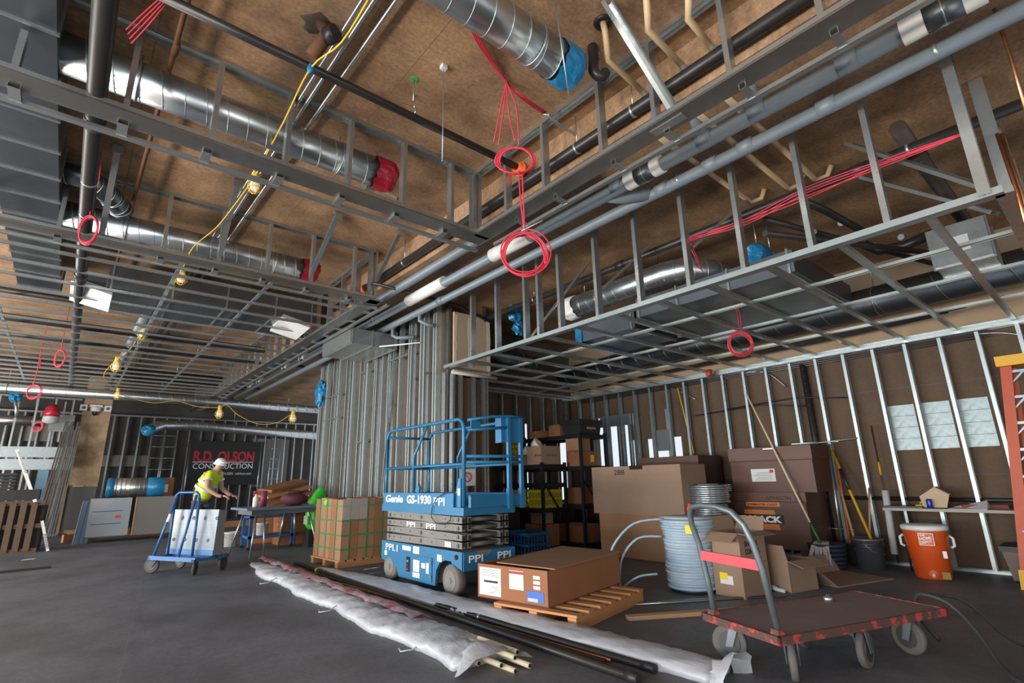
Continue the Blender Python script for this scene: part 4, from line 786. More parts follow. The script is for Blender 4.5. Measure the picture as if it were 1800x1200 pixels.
for i, (lab, x, y, d, z, m_) in enumerate((('reddish carton beside the black case on the top shelf', 7.75, 7.55, (.42, .34, .24), 2.104, CARDR), ('low carton with yellow print at the lift end of the top shelf', 7.7, 8.05, (.46, .4, .15), 2.104, CARDR), ('upper small carton under the black case', 7.6, 6.98, (.36, .32, .24), 1.79, CARD), ('lower carton with a yellow sticker under the black case', 7.72, 7.0, (.5, .36, .28), 1.504, CARDR), ('large carton printed with a small red emblem on the lower unit', 6.98, 7.32, (.50, .40, .34), 1.544, CARD2), ('small orange carton with white label beside the emblem carton', 6.98, 7.72, (.4, .2, .2), 1.544, CARDR), ('squat brown carton on the lower unit beside the lift rails', 7.0, 8.12, (.4, .36, .26), 1.544, CARD), ('brown carton on the middle shelf beside the yellow crates', 7.75, 7.1, (.4, .4, .3), .804, CARDR), ('long carton lying under the bottom shelf boards', 7.75, 7.2, (.5, .7, .3), .124, CARDR), ('pale small carton on a bottom shelf', 7.05, 7.5, (.3, .3, .2), .47, CARD2), ('brown carton under that pale small carton', 7.05, 7.5, (.4, .5, .38), .084, CARDR))):
    b = carton(lab, (x, y), d, .06*(i % 3-1), m_, z=z)
    if 'emblem' in lab:
        sticker(b, (-.252, -.05, .17), (.003, .05, .05), mat('dark_red_emblem', (.3, .03, .03), .6), 'emblem'); lettering('CalPortland', V((-.2525, -.09, .15)), (0, -1, 0), (0, 0, 1), .05, MATS['dark_red_emblem'], b, .10)
        lettering('CalPortland', V((-.15, -.2015, .15)), (1, 0, 0), (0, 0, 1), .06, MATS['dark_red_emblem'], b, .3)
    if 'yellow sticker' in lab: sticker(b, (.1, -.182, .14), (.09, .004, .13), MATS['yellow_label'], 'yellow_label')
    if 'white label' in lab: sticker(b, (.1, -.102, .1), (.12, .004, .13))
def crate_box(label, c, d, m_, z, slots=7, rz=0):
    t = thing('plastic_crate', label, 'crate', (c[0], c[1], z), rz); x, y, h = d[0]/2, d[1]/2, d[2]
    MB().box((-x, -y, 0), (x, y, .015)).build('base', m_, t)
    for s in (-1, 1):
        for z0 in (0, h-.05):
            MB().box((-x, s*y-.008, z0), (x, s*y+.008, z0+.05)).build('side_rim', m_, t); MB().box((s*x-.008, -y, z0), (s*x+.008, y, z0+.05)).build('end_rim', m_, t)
        for i in range(slots): MB().box((-x+2*x*i/(slots-1)-.008, s*y-.006, .05), (-x+2*x*i/(slots-1)+.008, s*y+.006, h-.05)).build('slat', m_, t)
        for i in range(slots): MB().box((s*x-.006, -y+2*y*i/(slots-1)-.008, .05), (s*x+.006, -y+2*y*i/(slots-1)+.008, h-.05)).build('slat', m_, t)
        MB().box((-x, s*y-.005, h*.45), (x, s*y+.005, h*.55)).build('mid_band', m_, t); MB().box((s*x-.005, -y, h*.45), (s*x+.005, y, h*.55)).build('mid_band', m_, t)
    return t
YC = mat('yellow_crate_plastic', (.48, .38, .015), .5); BC = mat('blue_crate_plastic', (.012, .09, .24), .5)
crate_box('yellow plastic crate on the lower unit, nearer the carton marked 288', (7.02, 7.36), (.46, .42, .32), YC, .764, 11); crate_box('yellow plastic crate on the lower unit, nearer the lift', (7.02, 7.92), (.46, .42, .32), YC, .764, 11)
crate_box('yellow plastic crate on the top of the lower unit seen through the lift rails', (7.0, 8.28), (.3, .2, .24), YC, 1.81)
crate_box('blue plastic crate on the floor beside the lower black shelving', (6.35, 7.15), (.5, .62, .40), BC, 0, 8); crate_box('blue plastic crate on the floor behind the long pallet carton', (5.55, 5.1), (.42, .5, .32), BC, 0, 8)
for i, (x, y, z) in enumerate(((7.0, 7.6, 1.885), (6.98, 7.85, 1.75))):
    o = MB().lathe([(.10, 0), (.13, .10), (.135, .13), (.11, .14)], 16).build('white_fan_housing', WHITEP); o.location = (x, y, z); o.rotation_euler = (.9, .5, 0); tag(o, ('upper', 'lower')[i]+' of two white plastic housings on the lower shelving unit', 'housing')
o = MB().lathe([(.05, 0), (.06, .05), (.055, .2), (.03, .26), (.03, .28)], 14).build('orange_bottle', mat('orange_plastic', (.7, .16, .02), .4)); o.location = (8.05, 6.86, .806); tag(o, 'orange spray bottle at the end of the middle shelf', 'bottle')
t = thing('no_smoking_sign', 'white no smoking sign leaning behind the lift rails', 'sign', (5.1, 7.2, 1.35))
MB().box((-.17, -.006, 0), (.17, .006, .36)).build('sign_board', PAPER, t); MB().ring((0, -.012, .14), .07, .01, (0, 1, 0)).build('red_ring', MATS['red_ink'], t); MB().bar((-.05, -.012, .19), (.05, -.012, .09), .012, .006).build('red_bar', MATS['red_ink'], t)
lettering('NO SMOKING', V((-.15, -.008, .27)), (1, 0, 0), (0, 0, 1), .06, INK, t, .3, .001)
t.location.z = 1.2; MB().box((-.02, .01, -1.2), (.02, .04, .3)).build('post', GALV, t)
# ------------------------------------------------------------------ long bundles on the floor
TARP = mat('white_poly_sleeve', (.50, .52, .56), .32, 0, (.36, .38, .43), 9, .8, bump=1.0, stretch=(1, .4, 1))
REDPR = mat('red_printed_sleeve', (.50, .46, .50), .4, 0, (.40, .03, .07), 16, .3, bump=.5, stretch=(1, .6, 1))
def bundle(name, label, axis, wid, hgt, m_, seed, group=None, ruff=0., fa=.5):
    rn = random.Random(seed); pts = [V(q) for q in axis]; n = len(pts); mb = MB(); k = 12
    k = 18; prof = [(-math.cos(PI*j/13), max(0.0, math.sin(PI*j/13))**.6) for j in range(14)]+[(.6, 0), (.2, 0), (-.2, 0), (-.6, 0)]
    for i, p_ in enumerate(pts):
        d = (pts[min(i+1, n-1)]-pts[max(i-1, 0)]).normalized(); sd = V((d.y, -d.x, 0)); w_ = wid[i]/2; h = hgt[i]; s_ = (p_-pts[0]).length
        for j, (a, b) in enumerate(prof):
            q = 1+rn.uniform(-.03, .03); fold = (.010*math.sin(s_*17+j*1.0)+.007*math.sin(s_*39-j*.8)+.006*math.sin(s_*5.1+j*2.2)) if 0 < j < 13 else 0
            mb.v.append(p_+sd*(a*w_*q+.012*math.sin(s_*9+j*.4))+V((0, 0, max(.003, .004+b*h*q+fa*fold*(.4+h*6)*(.4+.9*abs(math.sin(s_*2.3+j*.5)))+rn.uniform(-ruff, ruff)*.5*(b > .1)))))
    for i in range(n-1):
        for j in range(k): mb.f.append((i*k+j, i*k+(j+1) % k, (i+1)*k+(j+1) % k, (i+1)*k+j)); mb.sm.append(True)
    mb.f.append(tuple(reversed(range(k)))); mb.f.append(tuple((n-1)*k+j for j in range(k))); mb.sm += [True]*2
    t = thing(name, label, 'wrapped pipes', pts[n//2], group=group); wpart(mb, 'poly_sleeve', m_, t); return t
A, B = fl(446, 992), fl(850, 1168)
n = 150; ax = [A.lerp(B, i/(n-1))+V((.03*math.sin(i*.15), 0, 0)) for i in range(n)]
tl = bundle('wrapped_pipe_bundle', 'white sleeved bundle of pale pipes with torn end lying nearest the open floor', ax, [.16+.30*min(1, i/30) for i in range(n)], [.03+.07*min(1, i/26) for i in range(n)], TARP, 5, ruff=.012)
ax2 = [A.lerp(B, .03+.80*i/39)+V((.13, 0, .10)) for i in range(40)]
mb = MB(); rn = random.Random(8)
for i, q in enumerate(ax2):
    for j in range(5): mb.v.append(q+V((-.12+.06*j+.012*math.sin(i*.9+j), 0, .03+.010*math.sin(i*1.7+j*1.9)-.02*abs(j-1)+rn.uniform(-.006, .018))))
for i in range(39):
    for j in range(4): mb.f.append((i*5+j, i*5+j+1, (i+1)*5+j+1, (i+1)*5+j)); mb.sm.append(True)
wpart(mb, 'red_printed_film', REDPR, tl)
E0 = fl(850, 1166)
for i, (dx, dz, L) in enumerate(((-.13, .05, .05), (-.06, .06, .22), (.0, .03, .30), (.05, .09, .24), (.10, .05, .34), (.14, .09, .16), (.16, .03, .10))):
    q = E0+V((dx, .25, dz)); wpart(MB().tube([q, q+V((.05, -.25-L, -.02))], .019, 10), 'pale_pipe', mat('cream_pipe', (.62, .54, .38), .5), tl)
    e = q+V((.05, -.25-L, -.02)); wpart(MB().cyl(e+V((0, -.001, 0)), e+V((0, -.003, 0)), .014, 8), 'pipe_bore', DARKH, tl)
mb = MB(); rn = random.Random(12); base = E0+V((0, .05, 0))
for i in range(5):
    for j in range(10):
        a = PI*j/9; rr = .19+.03*i+rn.uniform(-.025, .025)
        mb.v.append(base+V((math.cos(a)*rr*1.05, -.05*i+rn.uniform(-.03, .03), .01+math.sin(a)*(.13-.012*i)+rn.uniform(-.01, .012))))
for i in range(4):
    for j in range(9): mb.f.append((i*10+j, i*10+j+1, (i+1)*10+j+1, (i+1)*10+j)); mb.sm.append(True)
wpart(mb, 'torn_end', TARP, tl)
for px, L in ((500, .3), (610, .25), (760, .3)):
    q = fl(px-15, 1000+(px-446)*.44); wpart(MB().tube([q+V((0, 0, .06)), q+V((-.12, -.04, .02)), q+V((-.2, .02, .01)), q+V((-.17, .10, .012))], .005, 6), 'tie_string', TARP, tl)
n = 130; A, B = fl(560, 1002), fl(1268, 1192)
tr = bundle('wrapped_pipe_bundle', 'smooth white sleeved bundle running under the lift to the truck', [A.lerp(B, i/(n-1)) for i in range(n)], [.22+.14*min(1, i/40) for i in range(n)], [.04+.045*min(1, i/30) for i in range(n)], TARP, 6, fa=.28)
mb = MB(); rn = random.Random(4); base = B
for i in range(4):
    for j in range(9):
        a = PI*j/8; rr = .15+.02*i+rn.uniform(-.03, .03); mb.v.append(base+V((math.cos(a)*rr, -.045*i+rn.uniform(-.02, .02), .005+math.sin(a)*(.11+.025*i)+rn.uniform(-.015, .02))))
for i in range(3):
    for j in range(8): mb.f.append((i*9+j, i*9+j+1, (i+1)*9+j+1, (i+1)*9+j)); mb.sm.append(True)
wpart(mb, 'torn_end', TARP, tr)
for i, (a, b, r, m_, lab) in enumerate((((518, 992), (1150, 1183), .026, BLACKP, 'thicker black pipe lying along the smooth white bundle'), ((540, 1000), (1122, 1203), .03, BLACKP, 'thick black pipe running out of the bottom edge'), ((600, 1028), (1075, 1165), .014, COPPER, 'long copper tube between the black pipes on the floor'), ((560, 1012), (1065, 1168), .018, BLACKP, 'thin black pipe beside the copper tube on the floor'))):
    P0, P1 = fl(*a), fl(*b); P0.z = P1.z = r+.002
    t = thing('floor_pipe', lab, 'pipe', P0); wpart(MB().tube([P0, P1], r, 14), 'pipe_run', m_, t)
    d = (P1-P0).normalized()
    if r > .02: wpart(MB().tube([P1-d*.09, P1+d*.01], r*1.18, 14), 'end_cap', BLACK, t)
    if i == 0: wpart(MB().tube([P0.lerp(P1, .72)-d*.02, P0.lerp(P1, .72)+d*.02], r*1.05, 14), 'grey_band', GALV, t)
    if i == 1: wpart(MB().tube([P0.lerp(P1, .07)-d*.03, P0.lerp(P1, .07)+d*.03], r*1.08, 12), 'yellow_tag', MATS['yellow_label'], t)
tag(MB().cyl(fl(1010, 1098)+V((0, 0, .02)), fl(1040, 1092)+V((0, 0, .02)), .018, 10).build('timber_offcut', WOOD), 'short round timber offcut by the pallet foot', 'offcut')
tag(MB().blob(fl(878, 1073)+V((0, 0, .03)), (.06, .05, .035), 10, 6, .35, 5).build('crumpled_bag', TARP), 'crumpled clear bag under the pallet corner', 'bag')
tag(MB().prism([(0, 0), (.18, .02), (.22, .14), (.05, .10)], fl(37, 985)+V((0, 0, .004)), (1, 0, 0), (0, 1, 0), (0, 0, 1), .004).build('paper_scrap', PAPER), 'white paper scrap on the floor at the far left', 'paper')
for i, (px, py) in enumerate(((655, 1000), (663, 1008), (648, 1012), (668, 998))):
    q = fl(px, py); tag(MB().tube([q+V((-.12, .04, .008)), q+V((0, 0, .012)), q+V((.1, -.07, .008))], .004, 5).build('wire_offcut', GALV), 'thin wire offcut on the floor in front of the rear lift wheel', 'wire', 'wire offcuts')
o = MB().box((-.35, -.04, 0), (.35, .04, .03)).build('pry_bar', BLACK); o.location = fl(40, 1003); o.rotation_euler.z = .1; tag(o, 'dark flat bar on the floor at the left edge', 'bar')
# ------------------------------------------------------------------ drywall cart
CB = mat('blue_cart_paint', (.02, .10, .27), .45, .2, (.03, .13, .33), 6, .7)
FILMB = mat('pale_blue_film_sheet', (.135, .19, .245), .3, 0, (.11, .16, .215), 3, .7)
t = thing('sheet_cart', 'blue wheeled sheet cart loaded with film-covered panels', 'cart', (1.68, 9.95, 0), .48)
def cpart(mb, nm, m_): return mb.build(nm, m_, t)
cpart(MB().box((-.30, -.52, .20), (.30, -.46, .24)).box((-.30, .46, .20), (.30, .52, .24)).box((-.30, -.52, .20), (-.25, .52, .24)).box((.05, -.52, .20), (.10, .52, .24)).box((.25, -.52, .2), (.3, .52, .24)), 'base_frame', CB)
for y in (-.14, .42):
    cpart(MB().tube([(-.05, y, .24), (-.05, y, 1.10)], .02, 8), 'upright', CB)
    cpart(MB().tube([(-.28, y, .24), (-.06, y-.06 if y > 0 else y+.06, 1.16)], .02, 8), 'slanted_leg', CB)
cpart(MB().tube([(-.05, -.14, 1.10), (-.05, -.12, 1.16), (-.05, -.06, 1.20), (-.05, .34, 1.20), (-.05, .40, 1.16), (-.05, .42, 1.10)], .02, 8), 'top_bar', CB)
cpart(MB().box((-.3, -.54, .235), (-.22, .5, .26)), 'front_bar', CB)
cpart(MB().cyl((-.158, .376, .75), (-.130, .366, .87), .026, 8), 'tape_wrap', WHITEP)
for k in range(5):
    x = .005+.03*k
    o = cpart(MB().hexa([(x, -.52, .25), (x+.027, -.52, .25), (x+.027, .54, .25), (x, .54, .25), (x+.02, -.52, .93-.005*k), (x+.047, -.52, .93-.005*k), (x+.047, .54, .93-.005*k), (x+.02, .54, .93-.005*k)]), 'panel', FILMB if k == 0 else mat('grey_panel_edge', (.17, .18, .18), .6))
    if k == 0:
        for z in (.34, .55, .73): MB().box((x+.0195*(z-.25)/.68-.003, -.52, z), (x+.0195*(z-.25)/.68-.001, .54, z+.006)).build('film_seam', mat('grey_film_line', (.2, .3, .38), .5), o)
        for i in range(9):
            y, z = -.5+.13*i, (.80, .47)[i % 2]; MB().ring((x+.02*(z-.25)/.68-.004, y, z), .022, .005, (1, 0, 0), 12, 4).build('film_mark', INK, o)
        MB().box((x-.004, -.52, .25), (x+.003, .54, .33)).build('kick_strip', CB, o)
DKF = mat('dark_caster_steel', (.05, .055, .06), .5, .5)
for x, y, a in ((-.22, -.44, .7), (-.22, .44, 2.0), (.24, -.44, .4), (.24, .44, 1.6)): caster(t, x, y, a, .112, .205, .04, DKF, mat('dark_rubber_wheel', (.045, .045, .05), .7))
# ------------------------------------------------------------------ worker bending behind the cart
SKIN = mat('tanned_skin', (.42, .24, .16), .55); VEST = mat('hi_vis_yellow_fabric', (.62, .80, .02), .7, 0, (.50, .66, .02), 9, .7, bump=.4)
REFL = mat('silver_reflective_tape', (.62, .66, .70), .35, .2); JEAN = mat('dark_work_trousers', (.05, .055, .075), .85, 0, (.035, .038, .05), 20, .8); HATW = mat('white_hard_hat', (.80, .80, .80), .35)
def skin_body(name, verts, edges, radii, m_, parent, sub=2, root=0):
    me = bpy.data.meshes.new(name); me.from_pydata([tuple(v) for v in verts], edges, []); me.materials.append(m_)
    o = bpy.data.objects.new(name, me); COL.objects.link(o)
    sk = o.modifiers.new('skin', 'SKIN'); sk.use_smooth_shade = True
    if not me.skin_vertices: me.skin_vertices.new(name='skin')
    for i, r in enumerate(radii): me.skin_vertices[0].data[i].radius = (r, r) if not isinstance(r, tuple) else r; me.skin_vertices[0].data[i].use_root = (i == root)
    s = o.modifiers.new('sub', 'SUBSURF'); s.levels = s.render_levels = sub
    dg = bpy.context.evaluated_depsgraph_get(); dg.update(); m2 = bpy.data.meshes.new_from_object(o.evaluated_get(dg)); bpy.data.objects.remove(o)
    for p_ in m2.polygons: p_.use_smooth = True
    o = bpy.data.objects.new(name, m2); COL.objects.link(o); o.parent = parent; return o
pw = thing('person', 'person in yellow hi-vis shirt and white hard hat stooping behind the sheet cart', 'person', tuple(fl(342, 968)), -.75); pw.scale = (1.07, 1.07, 1.09)
# local +x is the way the worker faces; body one continuous figure
bv = [(0, 0, .93), (.02, 0, 1.08), (.12, 0, 1.28), (.20, 0, 1.40), (.25, 0, 1.47), (.29, 0, 1.56), (.32, 0, 1.62),
      (.0, .09, .88), (.04, .10, .48), (-.03, .10, .09), (.07, .11, .045), (.16, .12, .035),
      (.0, -.09, .88), (.02, -.10, .48), (-.08, -.10, .09), (.02, -.11, .045), (.12, -.12, .035),
      (.19, .17, 1.40), (.25, .23, 1.13), (.45, .17, 1.02), (.52, .15, 1.00),
      (.19, -.17, 1.40), (.24, -.23, 1.13), (.44, -.17, 1.00), (.51, -.15, .985)]
be = [(0, 1), (1, 2), (2, 3), (3, 4), (4, 5), (5, 6), (0, 7), (7, 8), (8, 9), (9, 10), (10, 11), (0, 12), (12, 13), (13, 14), (14, 15), (15, 16), (3, 17), (17, 18), (18, 19), (19, 20), (3, 21), (21, 22), (22, 23), (23, 24)]
br_ = [.15, .145, .16, .13, .062, .082, .075, .092, .062, .045, .045, .035, .092, .062, .045, .045, .035, .072, .05, .036, .036, .072, .05, .036, .036]
skin_body('body', bv, be, br_, SKIN, pw)
for s in (1, -1):           # hands: palm and five curled fingers rooted in it
    w0 = V((.52, s*.15, 1.0)); hv = [tuple(w0), tuple(w0+V((.045, 0, -.01))), tuple(w0+V((.085, 0, -.02)))]; he = [(0, 1), (1, 2)]; hr = [.026, (.036, .018), (.036, .016)]
    for f in range(4):
        b0 = w0+V((.085, (f-1.5)*.02, -.02)); k0 = len(hv); L = (.9, 1.05, 1.0, .8)[f]
        hv += [tuple(b0+V((.03*L, 0, -.012))), tuple(b0+V((.05*L, 0, -.035))), tuple(b0+V((.052*L, 0, -.06)))]; he += [(2, k0), (k0, k0+1), (k0+1, k0+2)]; hr += [.0095, .009, .008]
    k0 = len(hv); hv += [tuple(w0+V((.05, -s*.035, -.02))), tuple(w0+V((.08, -s*.045, -.04)))]; he += [(1, k0), (k0, k0+1)]; hr += [.011, .009]
    skin_body('hand', hv, he, hr, SKIN, pw, 1)
fc = V((.325, 0, 1.60))
for s in (1, -1): MB().blob(fc+V((.07, s*.03, .0)), (.011, .013, .009), 8, 6, 0).build('eye', INK, pw); MB().blob(fc+V((-.005, s*.08, -.01)), (.02, .012, .032), 8, 6, .05).build('ear', SKIN, pw)
MB().blob(fc+V((.088, 0, -.03)), (.02, .015, .026), 8, 6, .02).build('nose', SKIN, pw); MB().box(fc+V((.074, -.025, -.072)), fc+V((.086, .025, -.064))).build('mouth', mat('lip', (.3, .12, .1), .6), pw)
MB().blob(fc+V((-.02, 0, .035)), (.088, .086, .06), 14, 8, .03).build('hair', mat('dark_hair', (.03, .02, .015), .7), pw)
sv = [(0.0, 0, .90), (.02, 0, 1.08), (.12, 0, 1.28), (.20, 0, 1.40), (.235, 0, 1.455), (.19, .17, 1.40), (.22, .21, 1.25), (.19, -.17, 1.40), (.22, -.21, 1.25)]
skin_body('hi_vis_shirt', sv, [(0, 1), (1, 2), (2, 3), (3, 4), (3, 5), (5, 6), (3, 7), (7, 8)], [.175, .172, .188, .155, .075, .092, .078, .092, .078], VEST, pw)
d = (V((.12, 0, 1.28))-V((.02, 0, 1.08))).normalized()
for q in (.3, .85): c = V((.02, 0, 1.08)).lerp(V((.12, 0, 1.28)), q); MB().tube([c-d*.025, c+d*.025], .194, 24, caps=False).build('reflective_band', REFL, pw)
for s in (1, -1): MB().tube([(.21, s*.195, 1.31), (.215, s*.203, 1.28)], .084, 14, caps=False).build('reflective_band', REFL, pw)
skin_body('trousers', [(.01, 0, 1.02), (0, .09, .86), (.04, .10, .48), (-.03, .10, .1), (0, -.09, .86), (.02, -.10, .48), (-.08, -.10, .1)], [(0, 1), (1, 2), (2, 3), (0, 4), (4, 5), (5, 6)], [.168, .108, .078, .062, .108, .078, .062], JEAN, pw)
for s, x in ((1, -.03), (-1, -.08)):
    skin_body('boot', [(x, s*.105, .16), (x, s*.105, .06), (x+.10, s*.11, .05), (x+.19, s*.12, .042)], [(0, 1), (1, 2), (2, 3)], [.062, .06, .052, .042], mat('brown_leather_boot', (.10, .05, .03), .7), pw)
hh = MB().lathe([(.125, 0), (.122, .012), (.112, .03), (.10, .075), (.07, .115), (.02, .135)], 22).build('hard_hat', HATW, pw); hh.location = fc+V((-.012, 0, .045)); hh.rotation_euler = (0, .25, 0)
bm_ = MB().prism([(.05, -.10), (.12, -.085), (.165, -.04), (.165, .04), (.12, .085), (.05, .10)], (0, 0, 0), (1, 0, 0), (0, 1, 0), (0, 0, 1), .008).build('brim', HATW, hh); bm_.location = (.11, 0, .004)
# ------------------------------------------------------------------ work table area
t = thing('work_table', 'grey steel work table on splayed legs in front of the green bag', 'table', (3.35, 11.3, 0), .06)
MB().box((-.72, -.5, .83), (.72, .5, .87)).build('table_top', mat('blue_grey_steel_top', (.22, .29, .36), .4, .5), t); MB().box((-.6, -.4, .74), (.6, .4, .83)).build('apron', mat('grey_apron', (.13, .14, .14), .6), t)
for x, y, dx, dy in ((-.5, -.38, -.12, -.2), (-.5, .38, -.14, .2), (-.36, -.38, -.02, -.22), (.5, -.38, .14, -.2), (.5, .38, .14, .2), (.3, .38, 0, .22)): MB().tube([(x, y, .76), (x+dx, y+dy, 0)], .017, 8).build('leg', GALV, t)
t = thing('tool_bag', 'dark red bundled tool bag on the work table', 'bag', (3.62, 11.15, .875)); MB().blob((0, 0, .12), (.26, .17, .13), 14, 8, .12, 3).build('bag_body', mat('dark_maroon_fabric', (.09, .02, .035), .7, bump=.6), t); MB().tube([(-.16, 0, .2), (-.1, 0, .28), (.1, 0, .28), (.16, 0, .2)], .012, 6).build('bag_handle', BLACK, t)
t = thing('spray_bottle', 'white spray bottle on the work table', 'bottle', (2.93, 11.3, .875)); MB().lathe([(.045, 0), (.05, .02), (.05, .16), (.02, .21), (.018, .24)], 14).build('bottle_body', WHITEP, t); MB().box((-.05, -.015, .24), (.03, .015, .28)).box((-.05, -.01, .19), (-.035, .01, .25)).build('trigger_head', mat('red_trigger', (.4, .03, .03), .5), t)
tag(MB().lathe([(.06, 0), (.06, .30)], 14).build('purple_canister', mat('purple_red_paint', (.22, .03, .09), .5)), 'dark purple canister on the work table', 'canister').location = (3.12, 11.45, .875)
o = MB().box((-.55, -.05, 0), (.55, .05, 1.15)).build('orange_board', mat('orange_board', (.52, .20, .075), .75, 0, (.44, .16, .06), 6, .7)); o.location = (3.95, 13.3, .0); tag(o, 'upright orange-brown board behind the work table', 'board')
for i in range(5):
    o = MB().box((-.55, -.2, 0), (.55, .2, .05)).build('loose_plank', WOODO if i % 2 else CARDR); o.location = (3.98-.03*i, 12.5+.04*i, .72+.13*i); o.rotation_euler = (.1, -.18, .2*i-.3); tag(o, ('lowest', 'second lowest', 'middle', 'second highest', 'highest')[i]+' of the brown boards heaped behind the green bag', 'board', 'heaped boards')
for i in range(3):
    b = carton(('bottom', 'middle', 'top')[i]+' reddish carton of the stack under the heaped boards', (4.1, 12.7), (.6, .5, .23), .05*i, CARDR, z=.235*i)
b = thing('green_bag', 'bright green plastic sack leaning at the partition end', 'sack', (4.28, 11.75, 0), 0)
pts = [(0, 0, .33), (.0, .02, .55), (.03, .03, .8), (.1, .05, 1.05), (.14, .06, 1.22)]; mb = MB().tube(smooth(pts, 3), [.10, .16, .19, .2, .2, .2, .19, .18, .16, .14, .11, .08, .04], 14); mb.build('sack_body', mat('bright_green_plastic', (.03, .42, .03), .3, 0, (.06, .55, .05), 9, .7, bump=.6), b)
MB().box((-.2, -.12, .45), (-.17, .1, .62)).build('printed_panel', mat('pale_green_print', (.35, .6, .35), .6), b); MB().box((-.16, -.16, 0), (.16, .16, .34)).build('dark_tub', BLACK, b)
t = thing('utility_cart', 'low blue utility cart standing under the work table', 'cart', (3.5, 12.3, 0))
MB().box((-.45, -.3, .22), (.45, .3, .27)).build('tray', CB, t); MB().box((-.45, -.3, .62), (.45, .3, .66)).build('tray', CB, t)
for x in (-.42, .42):
    for y in (-.27, .27): MB().box((x-.03, y-.03, .06), (x+.03, y+.03, .66)).build('post', CB, t); MB().cyl((x, y-.015, .04), (x, y+.015, .04), .04, 12).build('wheel', BLACK, t)
def bucket(label, loc, r, h, m_, name='bucket'):
    t = thing(name, label, 'bucket', loc); MB().lathe([(r*.86, 0), (r, h), (r*1.05, h), (r*1.05, h-.02), (r*1.0, h-.03)], 18).build('bucket_body', m_, t); MB().tube([(-r, 0, h*.9), (-r*.9, -r*.5, h*.62), (0, -r*1.04, h*.5), (r*.9, -r*.5, h*.62), (r, 0, h*.9)], .005, 5).build('bail_handle', GALV, t); return t
bucket('white bucket beside the work table leg', tuple(fl(410, 962)+V((0, .3, 0))), .14, .30, WHITEP); bucket('white bucket on the blue utility cart', (3.35, 12.2, .272), .12, .24, WHITEP)
# ------------------------------------------------------------------ far end
t = thing('company_banner', 'large black company banner with red and white lettering on the far wall', 'banner', (4.85, 23.7, 1.3))
MB().box((-1.33, -.02, 0), (1.33, .02, 1.72)).build('banner_cloth', mat('black_banner_vinyl', (.012, .012, .013), .5), t)
lettering('R.D. OLSON', V((-1.15, -.022, .93)), (1, 0, 0), (0, 0, 1), .55, mat('banner_red', (.45, .02, .03), .5), t, 2.2, .02)
lettering('CONSTRUCTION', V((-1.13, -.022, .64)), (1, 0, 0), (0, 0, 1), .30, WHITEINK, t, 2.15, .001); lettering('(949) 474-2001  rdolson.com', V((-.4, -.022, .40)), (1, 0, 0), (0, 0, 1), .14, WHITEINK, t, 1.4); MB().box((-1.15, -.024, .885), (1.05, -.021, .905)).build('rule_line', WHITEINK, t)
for x in (-1.3, 1.3): MB().cyl((x, 0, -1.3), (x, .0, 1.75), .03, 8).build('post', GALV, t)
for i, x in enumerate((2.2, 2.6, 6.3)):
    t = thing('scaffold_frame', 'thin steel ladder frame standing before the far wall, '+('nearer the column', 'beside the banner', 'nearer the partition')[i], 'scaffold', (x, 22.8, 0))
    for dx in (0, .35): MB().cyl((dx, 0, 0), (dx, 0, 3.2), .022, 8).build('upright', GALVB, t)
    for k in range(8): MB().cyl((0, 0, .3+.4*k), (.35, 0, .3+.4*k), .014, 6).build('rung', GALVB, t)
t = thing('insulation_roll', 'fat round duct section with blue film ends on the grey cabinets', 'duct', (1.0, 17.3, 1.06), -.1)
MB().tube([(-.05, 0, .24), (1.0, 0, .24)], .24, 26).build('duct_body', SPIR, t)
for x0, x1 in ((-.14, .03), (.72, 1.12)): MB().tube([(x0, 0, .24), (x0+.02, 0, .24), (x1-.02, 0, .24), (x1, 0, .24)], [.2, .252, .25, .23], 22).build('end_film', BLUEF, t)
for i in range(7): MB().ring((.06+.1*i, 0, .24), .243, .006, (1, 0, 0)).build('rib', GALV, t)
GRC = mat('grey_cabinet_board', (.19, .185, .17), .7); t = thing('wrapped_cabinet', 'shrink-wrapped grey cabinet under the duct section', 'cabinet', (.95, 17.3, .12))
MB().box((-.35, -.35, 0), (.45, .35, .93)).build('carcass', GRC, t); MB().box((-.37, -.372, .02), (.47, -.36, .92)).build('shrink_film', mat('hazy_film', (.60, .68, .76), .12, alpha=.45), t)
for z in (.3, .6): MB().box((-.3, -.376, z), (.3, -.372, z+.02)).build('blue_tape', BLUEF, t)
sticker(t, (.22, -.378, .47), (.10, .004, .07), ORNG, 'orange_label')
for i in range(3): o = MB().box((-.05, -.02, 0), (.05, .02, 1.0)).build('wrapped_trim', mat('blue_wrapped_trim', (.20, .30, .42), .3)); o.location = (.42+.09*i, 16.9+.06*i, .0); o.rotation_euler = (0, .06, .2); tag(o, ('first', 'second', 'third')[i]+' blue-wrapped trim piece leaning beside the column', 'trim piece', 'wrapped trims')
t = thing('grey_cabinet', 'plain grey cabinet beside the shrink-wrapped one', 'cabinet', (1.95, 17.3, .12)); MB().box((-.42, -.35, 0), (.42, .35, .93)).build('carcass', GRC, t); MB().box((-.45, -.36, 0), (-.42, -.3, .93)).build('timber_edge', WOOD, t)
b = carton('upright carton with white label behind the duct section', (2.15, 18.4), (.62, .4, 1.55), 0, CARDR, tape=False); sticker(b, (.05, -.202, 1.25), (.25, .004, .22))
kr = thing('timber_kerb', 'low orange timber kerb across the floor before the column', 'kerb', (1.4, 17.0, 0)); 
P0, P1 = fl(118, 948), fl(298, 934); d = (P1-P0).normalized()
for i in range(3): a = P0+d*(2.9*i); wpart(MB().bar(a+V((0, 0, .09)), a+d*2.8+V((0, 0, .09)), .04, .18), 'plank', WOODO, kr)
